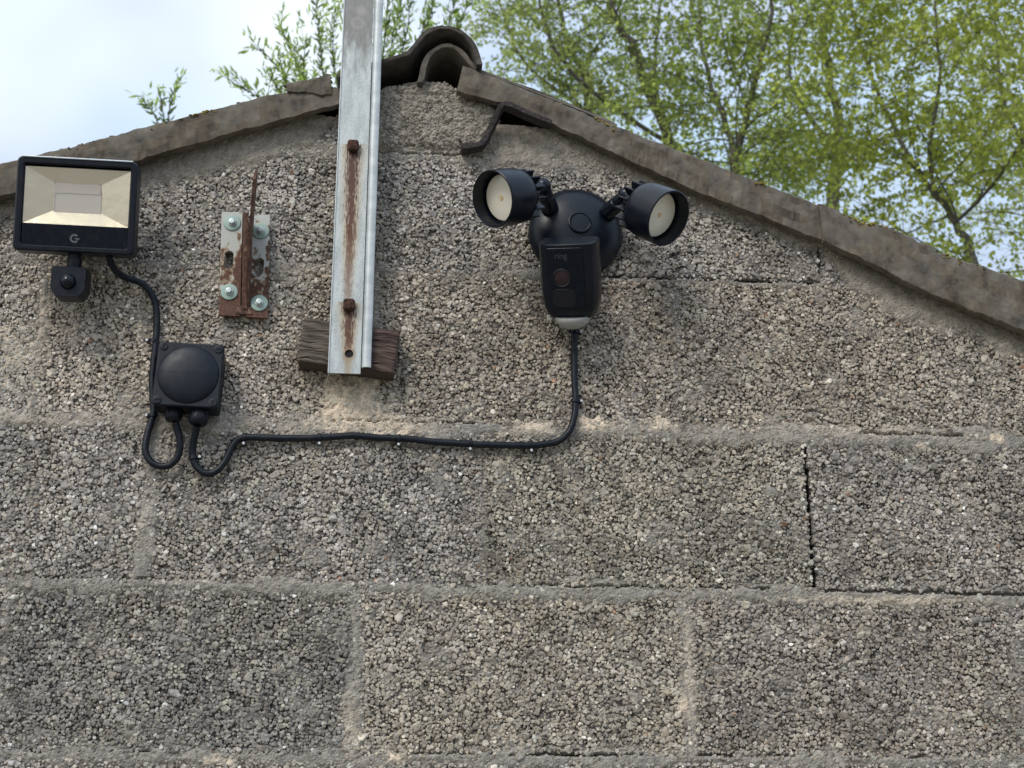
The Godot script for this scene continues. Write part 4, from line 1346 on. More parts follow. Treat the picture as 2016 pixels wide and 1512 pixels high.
# ------------------------------------------------------------------ junction box
func make_junction_box() -> void:
	var o := thing("junction_box", "square black junction box with round raised lid and two cable glands below", "junction box", Vector3(-0.28962, 2.24657, 0), Basis(Vector3.BACK, -0.036))
	var px := 0.00067
	var s := 0.036
	var c := Vector3(-0.28247, 2.2312, 0.047) - Vector3(-0.28962, 2.24657, 0)
	var off := Vector3(c.x, c.y, 0)
	var shell := black(0.5)
	var geo := Geo.new()
	geo.xf = Transform3D(Basis(), off)
	geo.plate(124 * px, 127 * px, 0.004, 0.004, 0.039, 0.0015)
	part(o, "box_body", geo.mesh(), shell)
	geo = Geo.new()
	geo.xf = Transform3D(Basis(), off)
	geo.plate(130 * px, 133 * px, 0.0045, 0.0385, 0.0475, 0.0016)
	var lid := part(o, "lid", geo.mesh(), shell)
	geo = Geo.new()
	geo.xf = Transform3D(Basis(), off + Vector3(0, 0, 0.0472))
	var prof := PackedVector2Array()
	for i in 13:
		var t := i / 12.0
		prof.append(Vector2(60.5 * px * cos(t * PI / 2), 0.0095 * sin(t * PI / 2)))
	geo.lathe(prof, 56)
	var dome := part(lid, "lid_dome", geo.mesh(), black(0.42))
	for k in 2:
		geo = Geo.new()
		var pts := []
		for i in 25:
			var a := -1.45 + 2.9 * i / 24.0
			var q := Vector3(sin(a) * 60 * px, 0, cos(a) * 0.0095 + 0.0471)
			pts.append(off + (q if k == 0 else Vector3(0, q.x, q.z)))
		var rad := []
		for i in 25:
			rad.append(0.00026)
		geo.tube(pts, rad, 6)
		part(lid, "moulded_rib", geo.mesh(), shell)
	for i in 4:
		var q := off + Vector3((1 if i % 2 else -1) * 54 * px, (1 if i / 2 else -1) * 56 * px, 0.0474)
		geo = Geo.new()
		geo.xf = Transform3D(Basis(Vector3.BACK, [0.2, 1.5, 1.3, 0.1][i]), q)
		geo.lathe(PackedVector2Array([Vector2(0.0056, 0.0), Vector2(0.0054, 0.0012), Vector2(0.0046, 0.0014)]), 20)
		var screw := part(lid, "lid_screw", geo.mesh(), black(0.4))
		geo = Geo.new()
		geo.xf = Transform3D(Basis(Vector3.BACK, [0.2, 1.5, 1.3, 0.1][i]), q + Vector3(0, 0, 0.0015))
		geo.box(Vector3.ZERO, Vector3(0.0085, 0.0015, 0.0006), 0.0002)
		screw.set_meta("label", "slotted corner screw")
		geo.col = Color(0, 0, 0)
		part(lid, "screw_slot", geo.mesh(), mat(Color(0.002, 0.002, 0.003), 0.9))
	# glands
	for k in 2:
		var gl: Vector3 = [Vector3(-0.30165, 2.18348, 0.022), Vector3(-0.26808, 2.17811, 0.026)][k]
		var local := Basis(Vector3.BACK, 0.036) * (gl - o.position)
		var r: float = [0.0115, 0.0135][k]
		geo = Geo.new()
		geo.xf = Transform3D(Geo.along(Vector3(0.0, -1.0, 0.12)), local + Vector3(0, 0.014, 0))
		geo.lathe(PackedVector2Array([Vector2(r * 0.8, -0.008), Vector2(r * 0.8, 0.001)]), 24)
		geo.lathe(PackedVector2Array([Vector2(r * 0.98, 0.001), Vector2(r * 1.04, 0.002), Vector2(r * 1.04, 0.009), Vector2(r * 0.98, 0.010)]), 6)
		var gland := part(o, "cable_gland", geo.mesh(), black(0.45))
		geo = Geo.new()
		geo.xf = Transform3D(Geo.along(Vector3(0.0, -1.0, 0.12)), local + Vector3(0, 0.014, 0))
		geo.lathe(PackedVector2Array([Vector2(r * 0.98, 0.0098), Vector2(r * 1.0, 0.017), Vector2(r * 0.93, 0.0215), Vector2(r * 0.75, 0.0245), Vector2(r * 0.48, 0.0255)]), 28)
		for i in 12:
			var a := TAU * i / 12
			geo.box(Vector3(cos(a) * r, sin(a) * r, 0.0145), Vector3(0.0014, 0.0014, 0.006), 0.0003)
		part(gland, "gland_cap", geo.mesh(), black(0.45))

# ------------------------------------------------------------------ camera with two lamps
func make_camera_light() -> void:
	var o := thing("security_camera", "black security camera with two hooded lamps on a round wall plate", "security camera", Vector3(0.24302, 2.47505, 0))
	var c0: Vector3 = o.position
	var shell := black(0.33)
	var geo := Geo.new()
	var R := 0.06782
	var prof := PackedVector2Array([Vector2(R * 0.985, 0.0), Vector2(R, 0.002), Vector2(R, 0.007)])
	for i in range(1, 13):
		var t := i / 12.0
		prof.append(Vector2(R * cos(t * PI / 2), 0.007 + 0.030 * sin(t * PI / 2)))
	geo.lathe(prof, 64)
	part(o, "wall_plate", geo.mesh(), shell)
	# round dished cover in the middle of the plate
	geo = Geo.new()
	geo.xf = Transform3D(Geo.along(Vector3(0.05, 0.10, 1.0)), Vector3(0.24575, 2.477, 0.0372) - c0)
	var rb := 0.01656
	geo.lathe(PackedVector2Array([Vector2(rb, -0.010), Vector2(rb, 0.0012), Vector2(rb * 0.93, 0.0018), Vector2(rb * 0.88, 0.0004), Vector2(rb * 0.6, -0.0026), Vector2(rb * 0.3, -0.0042), Vector2(0, -0.0047)]), 36)
	part(o, "dished_cover", geo.mesh(), shell)
	# lamps
	var lens_m := mat(Color(0.95, 0.88, 0.73), 0.25)
	lens_m.clearcoat_enabled = true
	lens_m.clearcoat = 0.6
	lens_m.clearcoat_roughness = 0.08
	var specs := [
		{"rim": Vector3(0.11519, 2.46633, 0.125), "dir": Vector3(-0.74761, -0.38426, 0.54169), "base": Vector3(0.20427, 2.50041, 0.028), "knuckle": Vector3(0.19037, 2.51778, 0.066), "arm": "left"},
		{"rim": Vector3(0.35576, 2.44608, 0.125), "dir": Vector3(0.58413, -0.56243, 0.58521), "base": Vector3(0.28666, 2.49719, 0.028), "knuckle": Vector3(0.30772, 2.50922, 0.064), "arm": "right"},
	]
	for s: Dictionary in specs:
		var rim: Vector3 = s.rim - c0
		var dir: Vector3 = s.dir
		var kn: Vector3 = s.knuckle - c0
		var base: Vector3 = s.base - c0
		var a := dir.normalized()
		var rr := 0.03922
		var arm_geo := Geo.new()
		arm_geo.cyl(base, base.lerp(kn, 0.55), 0.0128, 0.0118, 24, 0.002)
		arm_geo.cyl(base.lerp(kn, 0.5), kn, 0.0108, 0.0095, 24, 0.003)
		arm_geo.ellipsoid(kn, Vector3.ONE * 0.0118, 20)
		var arm := part(o, "lamp_arm", arm_geo.mesh(), black(0.28))
		geo = Geo.new()
		geo.lathe(PackedVector2Array([Vector2(0.0155, -0.004), Vector2(0.0165, 0.002), Vector2(0.0150, 0.006)]), 28)
		var fin_g := Geo.new()
		var L := 0.078
		# hood, open at the front, domed at the back; z runs towards the light's mouth
		geo = Geo.new()
		geo.crease = 0.8
		var bz := Geo.along(a)
		geo.xf = Transform3D(bz, rim)
		geo.lathe(PackedVector2Array([Vector2(rr * 0.60, -0.057), Vector2(rr * 0.80, -0.055), Vector2(rr * 0.93, -0.050), Vector2(rr * 0.985, -0.040), Vector2(rr, -0.020), Vector2(rr, -0.0008), Vector2(rr - 0.0008, 0.0), Vector2(rr - 0.0022, 0.0), Vector2(rr - 0.003, -0.001), Vector2(rr - 0.0045, -0.024), Vector2(rr * 0.80, -0.0255)]), 56)
		var hood := part(o, "lamp_hood", geo.mesh(), shell)
		geo = Geo.new()
		geo.xf = Transform3D(bz, rim)
		geo.lathe(PackedVector2Array([Vector2(rr * 0.82, -0.028), Vector2(rr * 0.81, -0.0205), Vector2(rr * 0.78, -0.0192), Vector2(rr * 0.4, -0.0180), Vector2(0, -0.0175)]), 48)
		var face := part(hood, "lamp_lens", geo.mesh(), lens_m, "cream frosted lamp lens")
		geo = Geo.new()
		geo.xf = Transform3D(bz, rim)
		geo.lathe(PackedVector2Array([Vector2(0.0038, -0.0177), Vector2(0.0034, -0.0169), Vector2(0.0, -0.0166)]), 20)
		part(hood, "lamp_chip", geo.mesh(), mat(Color(0.80, 0.58, 0.33), 0.4))
		geo = Geo.new()
		geo.xf = Transform3D(bz, rim)
		for i in 14:
			var t := TAU * i / 14
			var keep := geo.xf
			geo.xf = geo.xf * Transform3D(Basis(Vector3.BACK, t), Vector3.ZERO)
			geo.box(Vector3(rr * 0.70, 0, -0.062), Vector3(rr * 0.42, 0.0030, 0.019), 0.0008)
			geo.xf = keep
		geo.lathe(PackedVector2Array([Vector2(rr * 0.52, -0.0715), Vector2(rr * 0.56, -0.069), Vector2(rr * 0.56, -0.054)]), 28)
		part(hood, "cooling_fin", geo.mesh(), shell).set_meta("kind", "stuff")
		geo = Geo.new()
		geo.cyl(kn, rim - a * 0.066, 0.0085, 0.0105, 20, 0.001)
		part(arm, "lamp_knuckle", geo.mesh(), black(0.28))
	# camera body: a rounded upright case turned a little to the left and tipped forward
	var up := Vector3(-0.1222, 0.80339, 0.58278)
	var fw := Vector3(-0.28168, -0.58274, 0.76228)
	var zb: Vector3 = fw.normalized()
	var xb := up.cross(zb).normalized()
	var yb := zb.cross(xb)
	var bt := Transform3D(Basis(xb, yb, zb), Vector3(0.22694, 2.38072, 0.075) - c0)
	var u1 := 0.00069
	geo = Geo.new()
	geo.xf = bt * Transform3D(Basis(Vector3.RIGHT, -PI / 2), Vector3.ZERO)   # local z of the loft is the case's up
	var rings := []
	for q: Vector3 in [Vector3(0.70, 0.62, -86), Vector3(0.82, 0.76, -78), Vector3(0.93, 0.90, -64), Vector3(0.985, 0.98, -46), Vector3(1.0, 1.0, -25), Vector3(1.0, 1.0, 65), Vector3(0.99, 0.985, 67.5), Vector3(0.965, 0.95, 68.5)]:
		var w := 112 * u1 * q.x
		var dd := 0.050 * q.y
		var shape := PackedVector2Array()
		var ch := 15 * u1
		for v: Vector2 in [Vector2(w / 2, -dd / 2 + ch * 0.9), Vector2(w / 2 + 0.002, 0), Vector2(w / 2, dd / 2 - 6 * u1), Vector2(w / 2 - 6 * u1, dd / 2), Vector2(-w / 2 + 6 * u1, dd / 2), Vector2(-w / 2, dd / 2 - 6 * u1), Vector2(-w / 2 - 0.002, 0), Vector2(-w / 2, -dd / 2 + ch * 0.9), Vector2(-w / 2 + ch * 0.35, -dd / 2 + ch * 0.25), Vector2(-w / 2 + ch, -dd / 2), Vector2(0, -dd / 2 - 0.0025), Vector2(w / 2 - ch, -dd / 2), Vector2(w / 2 - ch * 0.35, -dd / 2 + ch * 0.25)]:
			shape.append(v)
		rings.append(geo.ring(shape, q.z * u1))
	geo.crease = 0.86
	geo.loft(rings)
	var body := part(o, "camera_body", geo.mesh(), black(0.30))
	# glossy front panel
	geo = Geo.new()
	geo.xf = bt * Transform3D(Basis(), Vector3(-3 * u1, 2 * u1, 0.0268))
	geo.plate(74 * u1, 120 * u1, 0.003, -0.004, 0.0012, 0.0008)
	var gloss := black(0.13)
	gloss.metallic_specular = 0.36
	var panel := part(o, "front_panel", geo.mesh(), gloss)
	geo = Geo.new()
	geo.xf = bt * Transform3D(Basis(), Vector3(-10 * u1, 3 * u1, 0.0280))
	geo.lathe(PackedVector2Array([Vector2(18.5 * u1, -0.001), Vector2(18.5 * u1, 0.0012), Vector2(17 * u1, 0.0018), Vector2(15.5 * u1, 0.0012), Vector2(15 * u1, -0.0002)]), 36)
	part(panel, "lens_ring", geo.mesh(), mat(Color(0.004, 0.0045, 0.007), 0.3))
	geo = Geo.new()
	geo.xf = bt * Transform3D(Basis(), Vector3(-10 * u1, 3 * u1, 0.0280))
	geo.lathe(PackedVector2Array([Vector2(15.5 * u1, 0.0002), Vector2(11 * u1, 0.0010), Vector2(6 * u1, 0.0015), Vector2(0, 0.0018)]), 32)
	part(panel, "camera_lens", geo.mesh(), mat(Color(0.032, 0.014, 0.020), 0.18), "dull red brown lens")
	geo = Geo.new()
	geo.xf = bt * Transform3D(Basis(), Vector3(-8 * u1, -38 * u1, 0.0281))
	geo.plate(46 * u1, 36 * u1, 0.0075, -0.0005, 0.0006, 0.0003)
	part(panel, "sensor_window", geo.mesh(), mat(Color(0.0035, 0.004, 0.008), 0.22))
	var tm := TextMesh.new()
	var font := SystemFont.new()
	font.font_names = PackedStringArray(["Droid Sans"])
	tm.font = font
	tm.text = "ring"
	tm.font_size = 32
	tm.pixel_size = 0.00031
	tm.depth = 0.0002
	var lettering := part(panel, "lettering", tm, mat(Color(0.050, 0.054, 0.062), 0.5), "faint grey lettering")
	lettering.transform = bt * Transform3D(Basis(), Vector3(-10 * u1, 46 * u1, 0.0281))
	# motion dome under the case
	geo = Geo.new()
	geo.xf = bt * Transform3D(Basis(Vector3.RIGHT, PI / 2), Vector3(0.5 * u1, -84 * u1, 0.006))
	prof = PackedVector2Array([Vector2(35 * u1, -0.002), Vector2(36 * u1, 0.0)])
	for i in range(1, 11):
		var t := i / 10.0
		prof.append(Vector2(36 * u1 * cos(t * PI / 2), 25 * u1 * sin(t * PI / 2)))
	geo.lathe(prof, 40)
	var frost := mat(Color(0.36, 0.365, 0.35), 0.45)
	frost.subsurf_scatter_enabled = true
	frost.subsurf_scatter_strength = 0.2
	part(o, "motion_dome", geo.mesh(), frost, "frosted white motion sensor dome")
	geo = Geo.new()
	geo.cyl(Vector3(0.24551, 2.43121, 0.022) - c0, bt.origin + Vector3(0, 0.004, -0.01), 0.016, 0.014, 24, 0.002)
	part(o, "ball_joint", geo.mesh(), shell)

# ------------------------------------------------------------------ cables
func make_cables() -> void:
	var rubber := black(0.46)
	var runs := [
		[[Vector3(-0.39915, 2.39775, 0.058), Vector3(-0.39753, 2.38867, 0.055), Vector3(-0.39228, 2.37954, 0.042), Vector3(-0.38183, 2.37621, 0.026), Vector3(-0.36768, 2.37563, 0.016), Vector3(-0.35432, 2.36875, 0.01), Vector3(-0.34376, 2.35331, 0.008), Vector3(-0.33807, 2.33136, 0.007), Vector3(-0.33631, 2.30012, 0.007), Vector3(-0.33635, 2.26677, 0.0075), Vector3(-0.33648, 2.23395, 0.0075), Vector3(-0.33295, 2.20534, 0.007), Vector3(-0.33154, 2.18746, 0.007), Vector3(-0.33473, 2.16942, 0.0075), Vector3(-0.33765, 2.15051, 0.009), Vector3(-0.33678, 2.13337, 0.01), Vector3(-0.32911, 2.12026, 0.01), Vector3(-0.31606, 2.11428, 0.01), Vector3(-0.30222, 2.1171, 0.011), Vector3(-0.29351, 2.12861, 0.013), Vector3(-0.29157, 2.14391, 0.016), Vector3(-0.29499, 2.15982, 0.019), Vector3(-0.29927, 2.17119, 0.023)],
			0.0047, "supply_cable", "black cable from the floodlight down to a loop under the junction box"],
		[[Vector3(-0.26901, 2.16616, 0.028), Vector3(-0.27185, 2.15625, 0.021), Vector3(-0.27455, 2.14419, 0.014), Vector3(-0.27476, 2.1306, 0.01), Vector3(-0.27066, 2.11767, 0.009), Vector3(-0.26135, 2.10811, 0.009), Vector3(-0.24927, 2.10628, 0.009), Vector3(-0.23842, 2.1135, 0.009), Vector3(-0.2301, 2.12798, 0.008), Vector3(-0.22443, 2.14375, 0.0075), Vector3(-0.21705, 2.15398, 0.007), Vector3(-0.20515, 2.15782, 0.007), Vector3(-0.18221, 2.15766, 0.007), Vector3(-0.12814, 2.15831, 0.0068), Vector3(-0.09091, 2.16134, 0.0068), Vector3(-0.06032, 2.16339, 0.0072), Vector3(-0.02953, 2.16133, 0.007), Vector3(0.00813, 2.1608, 0.007), Vector3(0.05626, 2.15693, 0.007), Vector3(0.1045, 2.1552, 0.007), Vector3(0.15289, 2.15491, 0.007), Vector3(0.18757, 2.15644, 0.007), Vector3(0.21405, 2.16212, 0.007), Vector3(0.22956, 2.17624, 0.007), Vector3(0.2375, 2.19814, 0.0075), Vector3(0.23931, 2.22397, 0.0072), Vector3(0.23839, 2.25737, 0.007), Vector3(0.23885, 2.29469, 0.0075), Vector3(0.23901, 2.32785, 0.01), Vector3(0.24016, 2.35992, 0.016)],
			0.0047, "link_cable", "black cable clipped along the joint from junction box to security camera"],
	]
	for r: Array in runs:
		var o := thing(r[2], r[3], "cable", r[0][0])
		var pts := smooth_path(r[0], 7)
		var rad := []
		for i in pts.size():
			pts[i] = pts[i] - o.position + Vector3(0.0006 * n_b.get_noise_2d(i * 0.7, 3.0), 0.0006 * n_b.get_noise_2d(i * 0.7, 9.0), 0)
			rad.append(r[1])
		var geo := Geo.new()
		geo.tube(pts, rad, 14)
		part(o, "cable_sheath", geo.mesh(), rubber)
	# nailed clips: at, direction of the cable, side on which the nail sits
	var clips := [
		[Vector3(-0.33902, 2.29116, 0.007), Vector2(0.05, 1), 1.0, "black cable clip at the top left corner of the junction box"],
		[Vector3(-0.33138, 2.18533, 0.007), Vector2(-0.1, 1), 1.0, "black cable clip beside the bottom left corner of the junction box"],
		[Vector3(-0.27388, 2.12655, 0.0095), Vector2(-0.15, 1), -1.0, "black cable clip on the right hand loop below the junction box"],
		[Vector3(-0.20915, 2.15701, 0.007), Vector2(1, 0.02), -1.0, "cable clip where the link cable levels out right of its loop"],
		[Vector3(-0.10851, 2.15949, 0.0068), Vector2(1, 0), -1.0, "cable clip on the level cable just left below the metal post"],
		[Vector3(-0.00214, 2.16055, 0.007), Vector2(1, -0.02), -1.0, "cable clip on the level cable below the right end of the wood block"],
		[Vector3(0.09483, 2.15641, 0.007), Vector2(1, -0.03), -1.0, "cable clip midway between wood block and the cable's bend"],
		[Vector3(0.17785, 2.15621, 0.007), Vector2(1, 0), -1.0, "cable clip on the level cable just before its upward bend"],
		[Vector3(0.23855, 2.22027, 0.0072), Vector2(0.02, 1), -1.0, "cable clip on the upright cable above the bend"],
		[Vector3(0.23898, 2.3212, 0.0095), Vector2(0, 1), -1.0, "cable clip right under the motion dome of the security camera"],
	]
	var nail_m := mat(Color(0.62, 0.62, 0.60), 0.35, 0.4)
	for c: Array in clips:
		var d: Vector2 = c[1].normalized()
		var x := Vector3(d.x, d.y, 0)
		var side: Vector3 = Vector3(-d.y, d.x, 0) * c[2]
		var o := thing("cable_clip", c[3], "cable clip", c[0], Basis(x, side, x.cross(side)), "nailed clips holding the black cables")
		var zs := signf(x.cross(side).z)
		var geo := Geo.new()
		var pts := []
		for i in 13:
			var a := PI * i / 12.0
			pts.append(Vector3(0, 0.0056 * cos(a), zs * (0.0056 * sin(a))))
		var rings := []
		for q: Vector3 in pts:
			var e := q.normalized()
			var r := []
			for s: Vector2 in [Vector2(-0.0022, -0.0004), Vector2(0.0022, -0.0004), Vector2(0.0022, 0.0008), Vector2(-0.0022, 0.0008)]:
				r.append(Vector3(s.x, 0, 0) + q + e * s.y)
			rings.append(r)
		geo.loft(rings)
		geo.box(Vector3(0, 0.0076, zs * -0.001), Vector3(0.0044, 0.0046, 0.009))
		part(o, "clip_hook", geo.mesh(), black(0.45))
		geo = Geo.new()
		geo.cyl(Vector3(0, 0.0086, zs * 0.001), Vector3(0, 0.0086, zs * 0.0048), 0.0019, 0.0020, 14, 0.0005)
		part(o, "nail_head", geo.mesh(), nail_m)

# ------------------------------------------------------------------ trees
var leaf_buf := PackedFloat32Array()
var leaf_count := 0

func add_leaf(at: Vector3, dir: Vector3, size: float, col: Color) -> void:
	var y := dir.normalized()
	var x := y.cross(Vector3(rng.randfn(), rng.randfn(), rng.randfn())).normalized()
	var z := x.cross(y)
	x *= size
	y *= size
	z *= size
	leaf_buf.append_array(PackedFloat32Array([x.x, y.x, z.x, at.x, x.y, y.y, z.y, at.y, x.z, y.z, z.z, at.z, col.r, col.g, col.b, 1.0]))
	leaf_count += 1

func leaf_mesh(wide: float) -> ArrayMesh:   # a folded blade, one unit long from its stalk
	var geo := Geo.new()
	geo.crease = 0.3
	var l := [Vector3(0, 0, 0), Vector3(-0.5 * wide, 0.35, 0.06), Vector3(-0.36 * wide, 0.68, 0.07), Vector3(0, 1.0, -0.06)]
	var r := [Vector3(0.5 * wide, 0.35, 0.06), Vector3(0.36 * wide, 0.68, 0.07)]
	var m1 := Vector3(0, 0.35, 0)
	var m2 := Vector3(0, 0.68, -0.01)
	geo.tri(l[0], m1, l[1]); geo.tri(l[1], m1, m2); geo.tri(l[1], m2, l[2]); geo.tri(l[2], m2, l[3])
	geo.tri(l[0], r[0], m1); geo.tri(m1, r[0], r[1]); geo.tri(m1, r[1], m2); geo.tri(m2, r[1], l[3])
	return geo.mesh()

func crown(o: Node3D, m: Mesh, mt: Material) -> void:
	var mm := MultiMesh.new()
	mm.transform_format = MultiMesh.TRANSFORM_3D
	mm.use_colors = true
	mm.mesh = m
	mm.instance_count = leaf_count
	mm.buffer = leaf_buf
	var mi := MultiMeshInstance3D.new()
	mi.name = "crown"
	mi.multimesh = mm
	mi.material_override = mt
	mi.set_meta("kind", "stuff")
	o.add_child(mi, true)
	leaf_buf = PackedFloat32Array()
	leaf_count = 0

func twig(geo: Geo, from: Vector3, dir: Vector3, length: float, r: float, droop: float, spec: Dictionary, depth: int) -> void:
	var pts := [from]
	var rad := [r]
	var d := dir.normalized()
	var n := 4 if depth else 6
	for i in n:
		d = (d + Vector3(rng.randfn(), rng.randfn(), rng.randfn()) * 0.16 + Vector3(0, -droop, 0)).normalized()
		pts.append(pts[-1] + d * length / n)
		rad.append(r * (1.0 - 0.8 * (i + 1) / n))
	geo.tube(pts, rad, 4 if depth else 5, false)
	if depth == 0:
		for i in spec.twigs:
			var t := rng.randf_range(0.12, 1.0) * n
			var k := mini(int(t), n - 1)
			var at: Vector3 = pts[k].lerp(pts[k + 1], t - k)
			var side: Vector3 = (Vector3(rng.randfn(), rng.randfn() * 0.7 + 0.15, rng.randfn()).normalized() + (pts[k + 1] - pts[k]).normalized() * 0.7)
			twig(geo, at, side, length * rng.randf_range(0.22, 0.45), r * 0.3, spec.droop * 1.6, spec, 1)
		return
	var m := int(length / spec.gap)
	for i in m:
		var t := (i + rng.randf()) / m * n
		var k := mini(int(t), n - 1)
		var at: Vector3 = pts[k].lerp(pts[k + 1], t - k)
		var away: Vector3 = Vector3(rng.randfn(), rng.randfn() - spec.hang, rng.randfn()).normalized() * 0.9 + (pts[k + 1] - pts[k]).normalized() * spec.swept
		var bright := rng.randf_range(1.8, 2.8)
		var c: Color = spec.a.lerp(spec.b, clampf(rng.randf() * 0.7 + 0.3 * (0.5 + 1.2 * n_a.get_noise_3dv(at * 1.6)), 0.0, 1.0)) * bright * Color(1.03, 0.97, 1.22)
		add_leaf(at + Vector3(rng.randfn(), rng.randfn(), rng.randfn()) * 0.015, away, spec.size * rng.randf_range(0.65, 1.2), c)

func stem(geo: Geo, path: Array, r0: float, r1: float) -> Array:
	var pts := smooth_path(path, 6)
	var rad := []
	for i in pts.size():
		var t := float(i) / (pts.size() - 1)
		rad.append(lerpf(r0, r1, t))
		if i > 0 and i < pts.size() - 1:
			pts[i] += Vector3(rng.randfn(), 0, rng.randfn()) * r0 * 0.25
	geo.tube(pts, rad, 8)
	return [pts, rad]

func dress(geo: Geo, s: Array, from_y: float, per_m: float, reach: float, spec: Dictionary) -> void:
	var pts: Array = s[0]
	var rad: Array = s[1]
	for i in pts.size() - 1:
		var a: Vector3 = pts[i]
		var b: Vector3 = pts[i + 1]
		var many := a.distance_to(b) * per_m
		var n := int(many) + (1 if rng.randf() < many - int(many) else 0)
		for k in n:
			var at := a.lerp(b, rng.randf())
			if at.y < from_y:
				continue
			var ph := rng.randf() * TAU
			var d := Vector3(cos(ph), rng.randf_range(0.1, 0.9), sin(ph))
			twig(geo, at, d, reach * rng.randf_range(0.5, 1.1), clampf(rad[i] * 0.3, 0.0035, 0.009), spec.droop, spec, 0)

